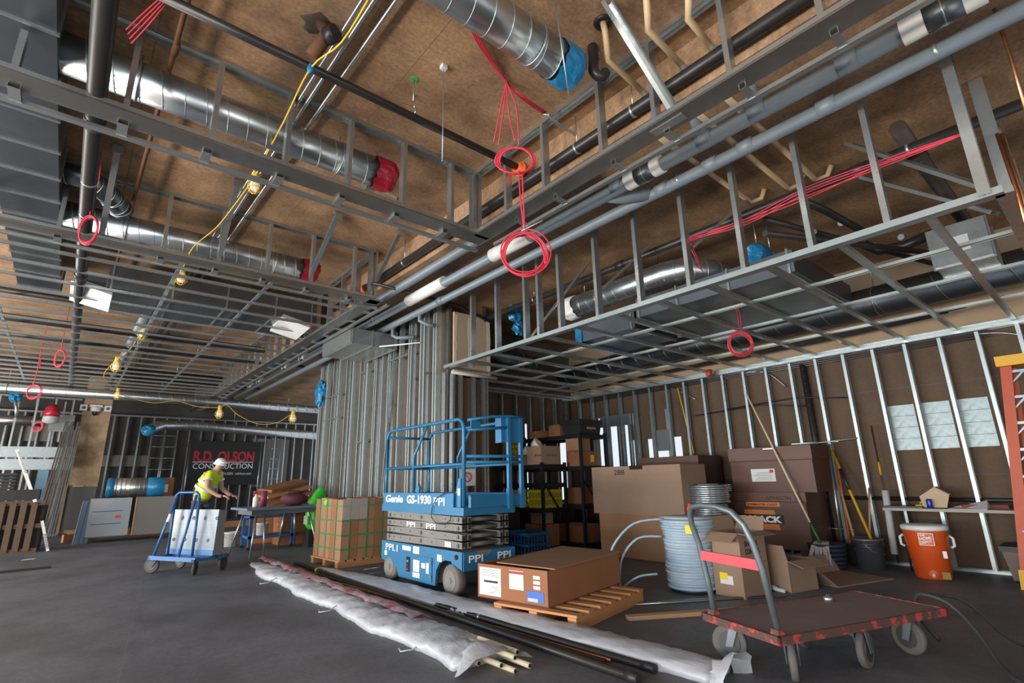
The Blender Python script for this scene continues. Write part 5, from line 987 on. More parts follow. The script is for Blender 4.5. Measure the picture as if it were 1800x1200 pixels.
o = MB().box((-.4, -.04, 0), (.4, .04, .18)).build('loose_board', WOODO); o.location = fl(140, 950); o.rotation_euler.z = .5; tag(o, 'short orange board propped at the kerb corner', 'board')
# security cameras on the column
t = thing('security_camera', 'white dome camera with two small side cameras on the column', 'camera', (.42, 20.9, 3.62))
MB().box((-.16, -.1, .16), (.16, .09, .22)).build('bracket', WHITEP, t); MB().lathe([(.05, .0), (.13, .04), (.14, .12), (.11, .18)], 18).build('dome_body', WHITEP, t); MB().blob((0, 0, -.01), (.08, .08, .1), 14, 8, 0).build('dome_lens', BLACK, t)
for s in (-1, 1): MB().cbox((s*.3, 0, .12), (.18, .2, .18)).build('side_camera', WHITEP, t); MB().cyl((s*.3, -.11, .12), (s*.3, -.1, .12), .05, 12).build('side_lens', mat('violet_lens', (.12, .12, .3), .2), t); MB().cyl((s*.2, 0, .16), (s*.08, 0, .18), .02, 8).build('side_arm', WHITEP, t)
# stud screen and stored lengths at the far left
sc_ = thing('stud_screen', 'open galvanized stud screen standing at the far left', 'framing', (-1.2, 20.6, 0))
for k in range(8): member('stud', (-3.0+.406*k, 20.6, .03), (-3.0+.406*k, 20.6, 3.95), (1, 0, 0), sc_, w=.09, fg=.045)
member('top_track', (-3.2, 20.6, 3.97), (.05, 20.6, 3.97), (0, 0, -1), sc_, w=.095, fg=.04); member('bottom_track', (-3.2, 20.6, .002), (.05, 20.6, .002), (0, 0, 1), sc_, w=.095, fg=.04)
for z in (2.0, 2.35): member('blocking', (-1.5, 20.55, z), (.1, 20.55, z), (0, -1, 0), sc_, w=.3, fg=.03, mt=GALVB)
for k in range(9): o = member('leaning_stud', (-.45+.06*k, 19.6+.03*k, .02), (-.22+.045*k, 20.45, 3.25-.12*(k % 3)), (0, -1, 0), None, w=.04, fg=.035); tag(o, 'bright steel stud leaning in the bundle beside the column', 'stud', 'leaning spare studs')
t = thing('grey_panel_box', 'grey junction panel fixed above the leaning studs', 'panel', (-.32, 20.5, 2.95)); MB().box((-.28, -.04, 0), (.28, .04, .5)).build('panel_cover', mat('grey_enamel', (.22, .23, .22), .5), t); MB().box((-.02, .02, -.3), (.02, .05, .9)).build('conduit', GALV, t)
pl = thing('stood_pallet', 'brown timber pallet stood on edge at the left edge with a black tarp on it', 'pallet', (-.86, 15.6, 0), -.05)
for k in range(7): MB().box((-.62+.17*k, -.02, .04), (-.52+.17*k, .02, 1.02)).build('slat', mat('dark_brown_timber', (.12, .075, .045), .8, 0, (.085, .05, .03), 7, .8), pl)
for z in (.0, .5, .98): MB().box((-.66, .02, z), (.62, .11, z+.09)).build('rail', MATS['dark_brown_timber'], pl)
MB().box((-.66, .12, .0), (.62, .9, .95)).build('stacked_load', mat('dark_load', (.03, .027, .025), .8), pl)
t = thing('black_tarp', 'black tarp bundle over stacked dark trays at the left edge', 'tarp', (-.92, 16.1, 1.08)); MB().box((-.6, -.5, 0), (.55, .45, .22)).build('folded_tarp', mat('black_tarp', (.012, .013, .015), .5, bump=.8), t)
for k in range(5): MB().box((-.6, -.45, .24+.07*k), (.12, .4, .29+.07*k)).build('tray', BLACK, t)
sl = thing('slotted_channel', 'white slotted channel leaning against the stood pallet', 'channel', tuple(fl(82, 966)))
a, b_ = on(30, 790, 1, 15.72), on(62, 882, 1, 15.62); wpart(MB().bar(a, b_, .06, .05, (0, 1, 0)), 'channel_web', WHITEP, sl); d = (b_-a)
for k in range(14): c = a+d*(.05+.03*k); wpart(MB().cbox(c+V((.012, -.028, 0)), (.035, .006, .012)), 'slot', DARKH, sl)
a, b_ = on(74, 915, 1, 15.5), on(84, 968, 1, 15.5); s2 = thing('slotted_channel', 'short white slotted channel on the floor beside the stood pallet', 'channel', tuple(b_)); wpart(MB().bar(a, b_, .05, .04, (0, 1, 0)), 'channel_web', WHITEP, s2); d = b_-a
for k in range(9): wpart(MB().cbox(a+d*(.45+.055*k)+V((0, -.024, 0)), (.05, .006, .014)), 'slot', DARKH, s2)
t = thing('blue_lift_wrap', 'blue and silver equipment column behind the slotted channel', 'equipment', (-.42, 17.2, 0)); MB().box((-.1, -.1, 0), (.1, .1, 1.75)).build('mast', mat('blue_silver_film', (.18, .30, .42), .3, .3), t)
t = thing('hanging_lamp', 'grey pendant lamp housing wrapped in red film at the far left', 'lamp', tuple(on(88, 742, 1, 20.0))); MB().lathe([(.04, -.05), (.19, .0), (.18, .2), (.15, .4), (.05, .5)], 18).build('lamp_shade', mat('grey_lamp_enamel', (.35, .36, .36), .5), t); MB().lathe([(.188, .16), (.185, .28), (.16, .42), (.06, .52)], 18).build('red_film', REDF, t); MB().cyl((0, 0, .5), (0, 0, ZC-t.location.z), .01, 6).build('cord', BLACK, t)
t = thing('hanging_valve', 'hanging pipe stub wrapped in blue film at the far left', 'pipe', tuple(on(24, 708, 1, 20.0))); MB().blob((0, 0, .2), (.16, .16, .16), 12, 8, .2, 5, True).build('blue_wrap', BLUEF, t); MB().tube([(0, 0, .1), (.08, 0, -.15), (.12, 0, -.4)], .04, 8).build('stub', SPIR, t); MB().cyl((0, 0, .3), (0, 0, ZC-t.location.z), .02, 8).build('drop_pipe', BLACKP, t)
# ------------------------------------------------------------------ along the right wall
OC = mat('orange_cooler_plastic', (.62, .085, .012), .38, 0, (.55, .07, .01), 3, .6)
t = thing('water_cooler', 'orange drinks cooler with white lid standing before the wall table', 'cooler', (8.40, 1.90, 0), 0)
MB().lathe([(.17, 0), (.185, .02), (.195, .2), (.20, .21), (.215, .40), (.22, .42), (.232, .56), (.232, .565)], 30).build('cooler_body', OC, t); MB().lathe([(.238, .565), (.243, .58), (.243, .612), (.22, .625), (.1, .632)], 30).build('lid', WHITEP, t)
d = V((-.975, -.22, 0)).normalized(); sdv = V((d.y, -d.x, 0))*-1
for s in (1, -1): q = V((-s*d.y, s*d.x, 0))*.228; MB().tube([q+V((0, 0, .5)), q*1.16+V((0, 0, .47)), q*1.16+V((0, 0, .38)), q+V((0, 0, .36))], .016, 8).build('carry_handle', WHITEP, t)
sp = MB().tube([d*.17+V((0, 0, .07)), d*.235+V((0, 0, .07)), d*.25+V((0, 0, .05))], .016, 8).build('spigot', WHITEP, t); MB().tube([d*.18+V((0, 0, .07)), d*.195+V((0, 0, .07))], .045, 14).build('spigot_recess', OC, t)
ex_ = V((d.y, -d.x, 0)); ex_ = -ex_ if ex_.dot(RT) < 0 else ex_
lp = d*.236+V((0, 0, .40)); MB().prism([(-.075, 0), (.075, 0), (.075, .14), (-.075, .14)], lp, ex_, (0, 0, 1), d, .004).build('logo_square', WHITEINK, t); MB().prism([(-.068, .007), (.068, .007), (.068, .133), (-.068, .133)], lp+d*.002, ex_, (0, 0, 1), d, .004).build('logo_ground', OC, t)
for i, s in enumerate(('THE', 'HOME', 'DEPOT')): lettering(s, lp+d*.0075-ex_*(.055, .06, .06)[i]+V((0, 0, (.098, .055, .015)[i])), ex_+V((0, 0, .18)), V((0, 0, 1))-ex_*.18, (.035, .045, .04)[i], WHITEINK, t, (.05, .115, .115)[i], .001)
MB().prism([(.13, -.14), (.17, -.14), (.17, -.06), (.13, -.06)], lp-d*.026, ex_, (0, 0, 1), d, .006).build('white_tag', WHITEINK, t); MB().prism([(.08, -.38), (.16, -.38), (.16, -.30), (.08, -.30)], lp-d*.048, ex_, (0, 0, 1), d, .005).build('maker_label', mat('dark_yellow_label', (.25, .2, .03), .6), t)
# table
t = thing('wall_table', 'narrow folding table against the brown wall covered in small clutter', 'table', (8.92, 1.2, 0))
MB().box((-.24, -1.4, .765), (.24, 1.18, .80)).build('table_top', mat('grey_beige_laminate', (.36, .33, .30), .6), t)
for y in (-1.2, 1.0):
    for x in (-.18, .18): MB().cyl((x, y, 0), (x, y, .765), .014, 8).build('leg', GALVD, t)
    MB().cyl((-.18, y, .15), (.18, y, .15), .012, 8).build('stretcher', GALVD, t)
t = thing('birdhouse_box', 'pentagonal wooden box like a small birdhouse on the wall table', 'wooden box', (8.93, 1.82, .80), .1)
MB().prism([(-.13, 0), (.11, 0), (.16, .16), (.02, .26), (-.155, .14)], (-.13, 0, .01), (0, -1, 0), (0, 0, 1), (1, 0, 0), .03).build('front_panel', mat('pale_birch_ply', (.52, .40, .27), .7, 0, (.45, .33, .21), 6, .7), t)
MB().prism([(-.12, .0), (.10, .0), (.15, .155), (.02, .25), (-.145, .135)], (-.10, 0, .01), (0, -1, 0), (0, 0, 1), (1, 0, 0), .22).build('body', mat('dark_red_side', (.16, .04, .035), .7), t); MB().bar((0.02, -.02, .268), (.02, -.165, .17), .26, .012).build('roof_board', WOOD, t)
tag(MB().lathe([(.028, 0), (.033, .01), (.033, .105), (.027, .12)], 16).build('drink_can', mat('blue_can', (.02, .05, .35), .3, .5)), 'blue drink can beside the birdhouse box', 'can').location = (8.75, 1.86, .80)
o = MB().hexa([(-.14, -.2, .0), (.14, -.2, .02), (.14, .18, .0), (-.14, .18, .0), (-.14, -.2, .004), (.14, -.18, .10), (.12, .18, .012), (-.14, .18, .004)]).build('crumpled_paper', PAPER); o.location = (8.83, 1.48, .801); tag(o, 'crumpled white paper on the wall table', 'paper')
o = MB().box((-.1, -.22, 0), (.1, .22, .05)).build('red_folder', mat('dark_red_folder', (.2, .03, .025), .6)); o.location = (9.0, 1.36, .801); o.rotation_euler.z = .3; tag(o, 'dark red folder behind the crumpled paper', 'folder')
o = MB().box((-.12, -.22, 0), (.12, .22, .02)).build('black_tray', BLACK); o.location = (8.85, 2.16, .801); tag(o, 'flat black tray at the near end of the wall table', 'tray')
tag(MB().tube(smooth([(8.9, 2.05, .825), (8.93, 1.9, .84), (8.88, 1.98, .87), (8.98, 2.0, .83)]), .012, 6).build('yellow_rope', YELC), 'short yellow rope on the black tray', 'rope')
o = MB().blob((8.93, .92, .83), (.1, .16, .04), 10, 6, .3, 7).build('work_gloves', mat('dull_yellow_fabric', (.3, .26, .04), .8)); tag(o, 'dull yellow gloves on the wall table beside the ladder', 'gloves')
o = MB().lathe([(.05, 0), (.052, .12), (.03, .15)], 14).build('tape_roll', WHITEP); o.location = (8.96, .78, .80); tag(o, 'white bottle on the wall table beside the ladder', 'bottle')
t = thing('tool_tote', 'grey tool tote with a lettered front under the wall table', 'tool box', (8.86, .9, 0)); MB().hexa([(-.22, -.36, .02), (.2, -.36, .02), (.2, .3, .02), (-.22, .3, .02), (-.26, -.4, .34), (.22, -.4, .34), (.22, .34, .34), (-.26, .34, .34)]).build('tote_body', mat('grey_brown_plastic', (.15, .12, .10), .6), t)
MB().box((-.28, -.42, .34), (.24, .36, .40)).build('lid', mat('dark_grey_lid', (.05, .05, .05), .6), t); MB().box((-.262, -.1, .14), (-.238, .18, .25)).build('logo_panel', mat('dark_brown_panel', (.06, .03, .025), .6), t); lettering('RIDGID', V((-.266, .16, .165)), (0, -1, 0), (0, 0, 1), .06, mat('dull_red_letter', (.25, .05, .04), .6), t, .24, .001)
for y in (.2, -.3): MB().cyl((-.24, y-.03, .05), (-.24, y+.03, .05), .05, 12).build('wheel', BLACK, t)
# metal bucket with tools, mop bucket
t = bucket('grey metal bucket holding tool handles before the studs', (8.6, 2.62, 0), .19, .40, mat('dull_zinc', (.20, .21, .23), .4, .6), 'metal_bucket'); 
for z in (.33, .30): MB().ring((0, 0, z), .188, .008).build('rolled_rim', GALVD, t)
def stick(name, label, a, b, r, m_, extra=None, cat='tool', grip=None):
    t = thing(name, label, cat, a); a, b = V(a), V(b); wpart(MB().tube([a, b], r, 8), 'shaft', m_, t)
    if extra: wpart(extra, 'tool_head', BLACK, t)
    if grip: wpart(MB().tube([a.lerp(b, grip[0]), a.lerp(b, grip[1])], r*1.25, 8), 'grip', grip[2], t)
    return t
YG = mat('yellow_fibreglass', (.55, .30, .01), .5)
stick('levelling_tool', 'yellow handled tool slanting from the metal bucket up to the wall', (8.66, 2.56, .30), (9.1, 3.02, 1.62), .02, YG, grip=(.55, .78, BLACK))
stick('wood_stave', 'pale wooden stave standing in the metal bucket', (8.7, 2.62, .3), (9.05, 2.60, 1.05), .014, WOOD)
stick('shovel', 'orange handled shovel leaning among the stored tools', (8.95, 2.95, .05), (9.12, 2.98, 1.5), .017, mat('orange_handle', (.5, .12, .02), .5), MB().cbox((8.94, 2.95, .14), (.03, .18, .26)))
stick('long_level', 'grey aluminium level leaning beside the orange shovel', (8.92, 3.05, .05), (9.1, 3.06, 1.72), .022, GALV)
stick('wooden_pole', 'worn wooden handle leaning beside the aluminium level', (8.85, 2.85, .35), (9.1, 3.0, 1.1), .017, WOOD)
stick('dark_rod', 'thin dark rod with yellow grip leaning on the wall near the table', (9.05, 2.42, .05), (9.14, 2.44, 1.95), .012, mat('dark_red_rod', (.06, .02, .02), .5), grip=(.62, .72, YG))
stick('paper_roll', 'white paper roll standing beside the wall table', (8.88, 2.40, .18), (8.95, 2.38, 1.02), .045, mat('greyish_paper_roll', (.5, .49, .5), .7), cat='roll')
t = thing('mop_bucket', 'black ribbed tub with a pale mop hanging over it', 'bucket', (8.35, 3.05, 0)); 
for k in range(6): MB().tube([(0, 0, .055*k), (0, 0, .055*k+.05)], [.2+.006*k, .215+.006*k], 18).build('tub_rib', mat('dark_navy_tub', (.02, .025, .045), .6), t)
rn = random.Random(2); mb = MB()
for k in range(14):
    y = -.12+.02*k; mb.tube([(-.12, y*.6, .36), (-.22, y*.8, .30), (-.26, y+rn.uniform(-.02, .02), .16), (-.27, y*1.15+rn.uniform(-.02, .02), .06+rn.uniform(-.02, .03))], .012, 5)
mb.build('mop_strings', mat('pale_grey_mop', (.48, .44, .46), .9), t)['kind'] = 'stuff'
stick('mop', 'long pale pole slanting across the job boxes to the mop tub', (8.14, 3.05, .34), tuple(on(1312, 692, 0, 8.46)), .015, mat('pale_pole', (.62, .50, .34), .7), grip=(.0, .12, mat('green_sleeve', (.03, .15, .05), .5)), cat='mop')
t = thing('vent_stack', 'black ribbed vertical drain stack fixed in the wall beside the job boxes', 'pipe', (9.22, 3.27, 0)); MB().tube([(0, 0, .0), (0, 0, 3.05)], .05, 14).build('stack_pipe', BLACKP, t)
for k in range(24): MB().ring((0, 0, .2+.12*k), .052, .006, n=16, k=5).build('rib', BLACK, t)
for z in (.92, 1.1): MB().cyl((-.05, -.02, z), (-.06, -.02, z), .025, 10).build('white_disc', WHITEP, t)
for z in (.45, 1.75): MB().bar((-.06, -.35, z), (-.06, .35, z), .02, .012).build('strap', GALVB, t)
pipe('wall_pipe', 'black horizontal pipe low on the brown wall behind the table', [(9.27, 3.1, .90), (9.27, -1, .88)], .03, BLACKP)
for i in range(4): pipe('wall_conduit', ('lowest', 'second', 'third', 'highest')[i]+' dark cable running along the top of the stud wall', [(XW-.05+.02*i, .9, ZS-.045-.03*i), (XW-.05+.02*i, 4.5, ZS-.04-.025*i), (XW-.05+.02*i, 8.3, ZS-.05-.03*i)], .008, GALVD, 6, 'cable', group='wall top cables')
for i, (y0, y1) in enumerate(((1.35, .3), (4.3, 3.6), (6.6, 5.3))): tag(MB().tube(smooth([(XW+.02, y0, ZS-.07), (XW+.03, (y0*2+y1)/3, ZS-.075), (XW+.04, (y0+2*y1)/3, ZS-.16), (XW+.05, y1, ZS-.42)]), .011, 6).build('flexible_conduit', GALV), 'flexible conduit dropping from the top of the wall '+('above the ladder', 'above the job boxes', 'near the unsheathed opening')[i], 'conduit')
for i in range(5): tag(MB().tube(smooth([(8.5+.1*i, .6+.2*i, ZS+.2), (8.6+.08*i, 3.0, ZS+.16), (8.75+.05*i, 6, ZS+.14), (9.0, 8.2, ZS+.12)]), .009, 6).build('cable_run', BLACK), ('first', 'second', 'third', 'fourth', 'fifth')[i]+' dark cable sagging along the tan drywall above the studs', 'cable', 'cables above the studs')
for i, (y, z) in enumerate(((4.65, 2.45), (5.3, 2.4))): tag(MB().tube([(XW-.03, y, z), (XW-.03, y-1.2, z+.06), (XW-.03, y-2.0, z-.05)], .010, 6).build('feeder_cable', BLACK), ('lower', 'upper')[i]+' black cable strung through the studs above the job boxes', 'cable')
pipe('strut_bar', 'thin silver strut across the studs above the upper job box', [(XW-.06, 3.6, 1.72), (XW-.06, 2.65, 1.78)], .012, GALVB, 8)
pipe('yellow_tube', 'thin yellow tube hanging down between the studs near the opening', [(XW, 5.65, 3.0), (XW, 5.45, 1.7)], .012, YELC, 8)
# ladder
LO = mat('orange_fibreglass', (.50, .075, .02), .5, 0, (.42, .06, .015), 6, .7)
t = thing('stepladder', 'tall orange fibreglass stepladder with yellow top and feet at the right edge', 'ladder', (8.30, .93, 0))
for y in (.12, -.50): MB().bar((-.02, y, 0), (.10, y-.30, 2.5), .10, .05, (1, 0, 0)).build('front_rail', LO, t)
for y in (.06, -.44): MB().bar((.75, y, 0), (.2, y-.30, 2.45), .04, .05, (1, 0, 0)).build('rear_rail', LO, t)
for k in range(8):
    f = (.3+.3*k)/2.5; y0, y1 = .12-.30*f, -.5-.30*f; s = MB().box((-.05+.14*f, y1, .3*k+.28), (.05+.14*f, y0, .3*k+.31)).build('step', GALVD, t)
    MB().hexa([(-.04+.14*f, y0-.15, .3*k+.28), (.02+.14*f, y0-.15, .3*k+.28), (.02+.14*f, y0-.12, .3*k+.28), (-.04+.14*f, y0-.12, .3*k+.28), (-.04+.14*f, y0-.03, .3*k+.16), (.02+.14*f, y0-.03, .3*k+.16), (.02+.14*f, y0-.01, .3*k+.16), (-.04+.14*f, y0-.01, .3*k+.16)]).build('step_brace', GALVD, t)
YT = mat('yellow_ladder_plastic', (.70, .36, .01), .5); MB().box((.0, -.9, 2.46), (.30, -.1, 2.58)).build('top_cap', YT, t)
for y in (.12, -.50): MB().hexa([(-.1, y-.05, 0), (.07, y-.05, 0), (.07, y+.05, 0), (-.1, y+.05, 0), (-.06, y-.04, .2), (.05, y-.04, .2), (.05, y+.04, .2), (-.06, y+.04, .2)]).build('foot', YT, t)
# ------------------------------------------------------------------ hanging red cables
def coil(label, c, r, n=5, tall=1.0, drop=None, seed=1, th=.007, nm=None, side=None):
    rn = random.Random(seed); t = thing('cable_coil', label, 'cable coil', c); c = V(c); rt = V((RT.x, RT.y, 0)).normalized(); dp = V((-rt.y, rt.x, 0))
    for k in range(n):
        a0 = rn.uniform(-.06, .06); rr = r*(1+rn.uniform(-.12, .1)); o = V((0, 0, 0))+rt*rn.uniform(-.1, .1)*r+V((0, 0, 1))*rn.uniform(-.1, .1)*r; tl = rn.uniform(-.2, .2)
        wpart(MB().tube([c+o+rt*(math.cos(2*PI*i/26)*rr)+V((0, 0, math.sin(2*PI*i/26)*rr*tall))+dp*(tl*rr*math.sin(2*PI*i/26+a0)) for i in range(26)], th, 6, close=True), 'cable_loop', REDC, t)
    for q in (drop or []): wpart(MB().tube(smooth(q), th, 6), 'cable_drop', REDC, t)
    if nm: wpart(MB().tube([c+V((0, 0, r*tall))-rt*.02, c+V((0, 0, r*tall))+rt*.16+V((0, 0, .09))], .004, 5), 'zip_tie', WHITEP, t)
    return t
SP = on(890, 143, 2, ZC-.01); D = (SP-CP).dot(FW)
def under(px, py): return on(px, py, 0, SP.x)
c1 = under(905, 282); c2 = under(922, 446)
coil('upper red cable coil hanging over the black pipe and orange valve', c1, .165, 6, .85, [[SP, under(880, 190), under(868, 250)], [SP, under(895, 200), under(905, 248)], [SP, under(885, 195), under(876, 255)], [SP, under(908, 190), under(912, 255)]], 3, .0065)
coil('larger lower red cable coil hanging in front of a white foam sleeve', c2, .20, 6, 1.05, [[under(912, 300), under(915, 350), under(921, 402)], [under(918, 305), under(920, 350), under(922, 402)], [under(925, 410), under(950, 430), under(959, 464)]], 5, .0065, True)
t = thing('cable_bundle', 'bundle of red cables running along the slab to the upper red coil', 'cable', SP)
for i in range(4): wpart(MB().tube(smooth([on(820+3*i, 35+2*i, 2, ZC-.02), on(845+4*i, 85+2*i, 2, ZC-.03-.01*i), SP+V((.01*i, 0, -.01)), on(915+3*i, 172, 2, ZC-.05-.02*i), on(955+2*i, 200-i, 2, ZC-.04)]), .006, 6), 'cable', REDC, t)
for i in range(3): wpart(MB().tube(smooth([on(955+4*i, 200, 2, ZC-.04), on(985, 218+3*i, 2, ZC-.1), on(1010+8*i, 238, 2, ZC-.15), on(1055, 275-10*i, 2, ZC-.3)]), .007, 6), 'silver_cable', GALVB, t)
coil('small red cable coil hanging beside the long black pipe', on(155, 404, 1, 6.6), .095, 4, 1.6, [[on(172, 330, 1, 6.6), on(160, 365, 1, 6.6), on(158, 384, 1, 6.6)], [on(180, 250, 1, 6.6), on(176, 300, 1, 6.6), on(172, 330, 1, 6.6)]], 6, .006)
coil('red cable coil hanging below the bay joists', on(1303, 605, 0, 6.6), .155, 6, 1.0, [[on(1210, 417, 0, 5.6), on(1240, 480, 0, 6.0), on(1290, 535, 0, 6.4), on(1300, 580, 0, 6.6)], [on(1216, 440, 0, 5.6), on(1250, 500, 0, 6.1), on(1296, 540, 0, 6.5), on(1303, 582, 0, 6.6)]], 8, .006)
coil('tiny red cable coil hanging highest in the far left lid', on(106, 630, 1, 13.5), .10, 4, 1.7, [[V((on(112, 590, 1, 13.5).x, 13.5, ZC)), on(112, 590, 1, 13.5), on(108, 612, 1, 13.5)]], 9, .009); coil('small red cable coil hanging lowest at the far left', on(60, 688, 1, 15), .15, 4, .95, [[V((on(70, 628, 1, 15).x, 15, ZC)), on(70, 628, 1, 15), on(66, 650, 1, 15), on(58, 676, 1, 15)], [on(72, 626, 1, 15), on(70, 645, 1, 15)]], 10, .009)
coil('small pink cable coil beside the red-filmed lamp', on(66, 750, 1, 20), .13, 4, 1, None, 11, .014)
t = thing('cable_bundle', 'red cables strung through the soffit studs to the corner post', 'cable', on(1210, 417, 0, 4.85))
for i in range(5): wpart(MB().tube(smooth([on(1208, 417+2*i, 0, 4.85), on(1310, 385+5*(i % 3), 0, 4.85), on(1420, 338+5*(i-2), 0, 4.86), on(1560, 286+4*(i-2)-(10 if i == 4 else 0), 0, 4.86), on(1700, 231+i, 0, 4.86)]), .0045, 6), 'cable', REDC, t)
t = thing('cable_bundle', 'red cables crossing the top left beside the black pipe', 'cable', on(225, 50, 2, 4.7))
for i in range(4): wpart(MB().tube(smooth([on(222+3*i, 52+8*i, 2, 4.7), on(250+4*i, 25+6*i, 2, 4.75), on(292, -12+6*i, 2, 4.8)]), .006, 6), 'cable', REDC, t)
t = thing('valve_fitting', 'orange grooved valve fitting at the end of the crossing black pipe', 'valve', on(935, 300, 1, 3.8)); c = V((3.44, 3.8, 4.69)); 
wpart(MB().cyl(c-V((.07, 0, 0)), c+V((.07, 0, 0)), .065, 14), 'valve_body', ORNG, t); wpart(MB().cyl(c-V((.025, 0, 0)), c+V((.025, 0, 0)), .09, 8), 'flange', ORNG, t); wpart(MB().cyl(c+V((.04, -.09, 0)), c+V((.04, .09, 0)), .016, 8), 'bolt', ORNG, t)
t = thing('valve_fitting', 'orange coupling on the thick black pipe near the pale step', 'valve', (3.5, 8.0, 4.55)); wpart(MB().cyl((3.5, 7.97, 4.55), (3.5, 8.06, 4.55), .075, 16), 'coupling', ORNG, t)
for i, (px, py, x) in enumerate(((1152, 432, 6.3), (1095, 447, 6.3))):
    t = thing('alarm_box', 'small red box on a stem under the lower slab, '+('nearer the elbow', 'nearer the partition')[i], 'alarm box', on(px, py, 0, x)); c = on(px, py, 0, x); wpart(MB().cbox(c, (.09, .09, .13)), 'box_body', mat('red_enamel', (.5, .03, .02), .5), t); wpart(MB().cbox(c-V((.047, .0, 0)), (.004, .05, .08)), 'white_face', WHITEP, t); wpart(MB().cyl(c-V((0, 0, .4)), c, .012, 6), 'stem', RUSTP, t)
t = thing('red_tag', 'small red box at the end of the bay cables over the wall top', 'alarm box', on(1246, 655, 0, 9.0)); c = on(1246, 655, 0, 9.0); wpart(MB().cbox(c, (.1, .09, .12)), 'box_body', mat('red_enamel', (.5, .03, .02), .5), t)
for i, (px, py) in enumerate(((905, 562), (915, 573))):
    c = on(px, py, 1, 6.9)
c = on(905, 550, 1, 6.85); t = thing('film_bundle', 'blue crumpled film over a duct end behind the soffit studs', 'film', c); wpart(MB().blob(c, (.15, .12, .16), 14, 9, .2, 3, True), 'upper_wad', BLUEF, t); wpart(MB().blob(on(913, 577, 1, 6.85), (.15, .11, .12), 14, 9, .2, 4, True), 'lower_wad', BLUEF, t)
c = on(563, 691, 0, 4.62); t = thing('film_bundle', 'blue crumpled film stuffed in a frame on the partition', 'film', c); wpart(MB().blob(c, (.09, .26, .30), 16, 10, .28, 7, True), 'film_wad', BLUEF, t)
t = thing('anchor_eye', 'green painted anchor with a drop rod on the near slab', 'anchor', on(728, 139, 2, ZC)); c = on(728, 139, 2, ZC); wpart(MB().cyl(c-V((0, 0, .006)), c, .04, 14), 'green_disc', mat('green_paint', (.08, .35, .08), .5), t); wpart(MB().cyl(c-V((0, 0, .24)), c, .006, 6), 'drop_rod', GALVB, t)
t = thing('hanger_wire', 'long thin hanger wire from a slab anchor to the near bulkhead', 'wire', on(780, 115, 2, ZC)); c = on(780, 115, 2, ZC); wpart(MB().cyl(c-V((0, 0, 1.0)), c, .0035, 5), 'wire', GALVB, t); wpart(MB().cbox(c-V((0, 0, .02)), (.05, .05, .04)), 'anchor_clip', WHITEP, t)
t = thing('hanger_rod', 'bright slanting rod beside the blue capped duct', 'rod', on(970, 0, 2, ZC)); wpart(MB().cyl(on(974, -10, 2, ZC), on(1000, 168, 1, 2.3), .006, 6), 'rod', GALVB, t)
c = on(1044, 115, 2, 4.75); t = thing('black_bend', 'black pipe bend hanging from the slab beside the blue film', 'pipe', c); wpart(MB().tube(smooth([V((c.x, c.y, ZC)), c+V((0, 0, .05)), c+V((-.01, 0, -.06)), c+V((.04, -.03, -.12)), c+V((.09, -.05, -.06))]), .045, 12), 'bend', BLACKP, t)
c = on(560, 45, 2, ZC); t = thing('slab_drain', 'rusty pipe stub poking through a broken slab hole near the top edge', 'drain', c); wpart(MB().blob(c-V((0, 0, .0)), (.14, .12, .012), 14, 6, .3, 5), 'hole_shade_disc', mat('painted_hole_shade', (.06, .04, .03), .9), t); wpart(MB().tube([c+V((.02, -.03, .0)), c+V((.05, -.08, -.12)), c+V((-.02, .04, -.30))], .055, 12), 'stub', RUSTP, t); wpart(MB().cyl(c+V((.05, -.09, -.15)), c+V((.09, -.17, -.15)), .07, 12), 'clamp', BLACKP, t)  # the dark disc paints the shade inside the slab hole
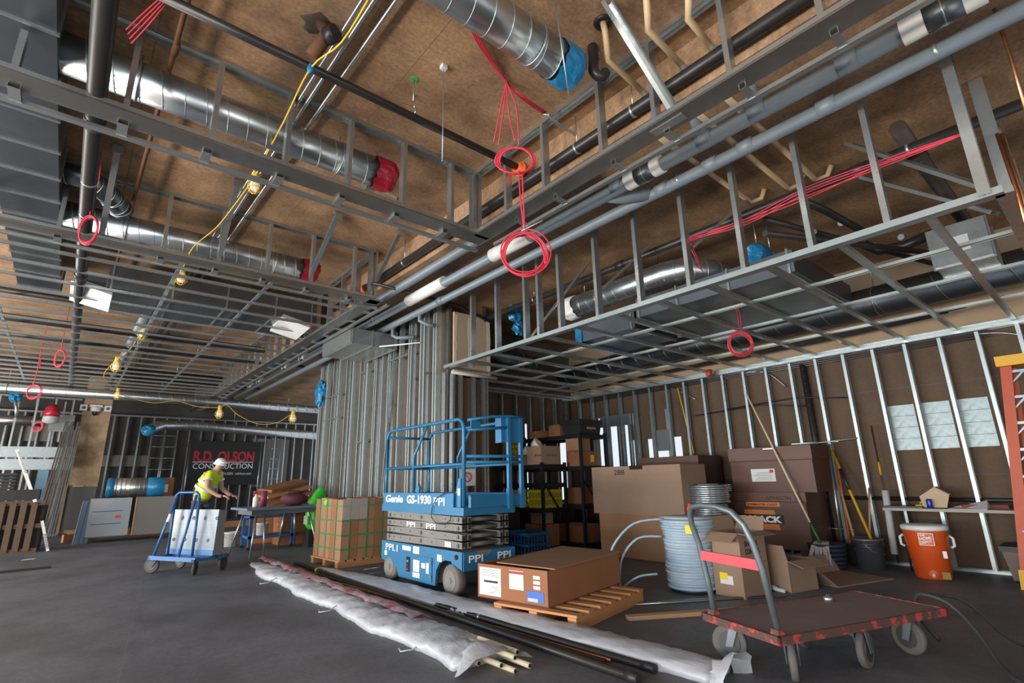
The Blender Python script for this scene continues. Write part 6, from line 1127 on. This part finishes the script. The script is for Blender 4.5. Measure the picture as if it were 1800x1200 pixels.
# ------------------------------------------------------------------ string of caged lamps
wire_px = [(650, -5, 2.9), (600, 75, 3.3), (546, 120, 3.7), (500, 212, 4.28), (468, 272, 5.1), (449, 308, 5.5), (420, 350, 6.3), (380, 400, 7.0), (340, 434, 7.75), (322, 470, 8.6), (295, 515, 10.2), (272, 532, 11.0), (254, 572, 12.2), (230, 612, 13.6), (206, 632, 14.6), (182, 662, 16.4), (208, 690, 18.4), (228, 698, 18.9), (270, 708, 19), (310, 704, 19), (345, 714, 19), (386, 716, 18.6), (398, 711, 18.5), (420, 730, 18.3), (455, 745, 18), (488, 742, 17.6), (514, 726, 17.2)]
wp_ = [on(x, y, 1, Y) for x, y, Y in wire_px]
t = thing('string_light_cable', 'yellow string light cable sagging from the near slab to the far end', 'cable', wp_[0]); wpart(MB().tube(smooth(wp_), .0075, 6), 'cable', YELC, t); c = on(546, 120, 1, 3.7); wpart(MB().blob(c, (.03, .03, .05), 8, 6, .2, 2), 'blue_tie', BLUEF, t)
BULB = mat('frosted_bulb', (.85, .80, .68), .3, emit=((1, .92, .78), .25))
def cage_lamp(label, c, s=1.0):
    t = thing('caged_lamp', label, 'lamp', c); r = .06*s
    MB().lathe([(.02*s, .02*s), (.032*s, .0), (.045*s, -.05*s), (.042*s, -.085*s), (.02*s, -.105*s)], 14).build('bulb', BULB, t); MB().lathe([(.03*s, .015*s), (.034*s, .02*s), (.03*s, .09*s), (.02*s, .10*s)], 12).build('socket', YELC, t)
    for k in range(6):
        a = PI*2*k/6; x, y = math.cos(a), math.sin(a); MB().tube([(x*.034*s, y*.034*s, .02*s), (x*r, y*r, -.03*s), (x*r*1.05, y*r*1.05, -.08*s), (x*r*.5, y*r*.5, -.13*s), (0, 0, -.14*s)], .004*s, 5).build('cage_wire', YELC, t)
    for z, q in ((-.03, 1.0), (-.085, 1.05)): MB().ring((0, 0, z*s), r*q, .004*s, n=18, k=5).build('cage_hoop', YELC, t)
for px, py, Y, s, lab in ((449, 318, 5.5, 1.1, 'nearest caged yellow lamp hanging above the far bulkhead'), (320, 482, 9.2, 1.3, 'second caged yellow lamp along the cable, in front of the wide dark duct'), (252, 580, 12.3, 1.4, 'third caged yellow lamp along the cable'), (205, 638, 14.6, 1.5, 'fourth caged lamp along the cable, with an orange tag'), (207, 690, 18.4, 1.4, 'caged lamp hanging at the far duct above the column'), (386, 722, 18.6, 1.8, 'caged lamp left of the far sagging cable'), (515, 730, 17.2, 1.8, 'caged lamp at the end of the sagging cable beside the partition')): cage_lamp(lab, on(px, py, 1, Y), s)
# prune things that ended up empty
for o in list(bpy.data.objects):
    if o.type == 'EMPTY' and not o.children: bpy.data.objects.remove(o)
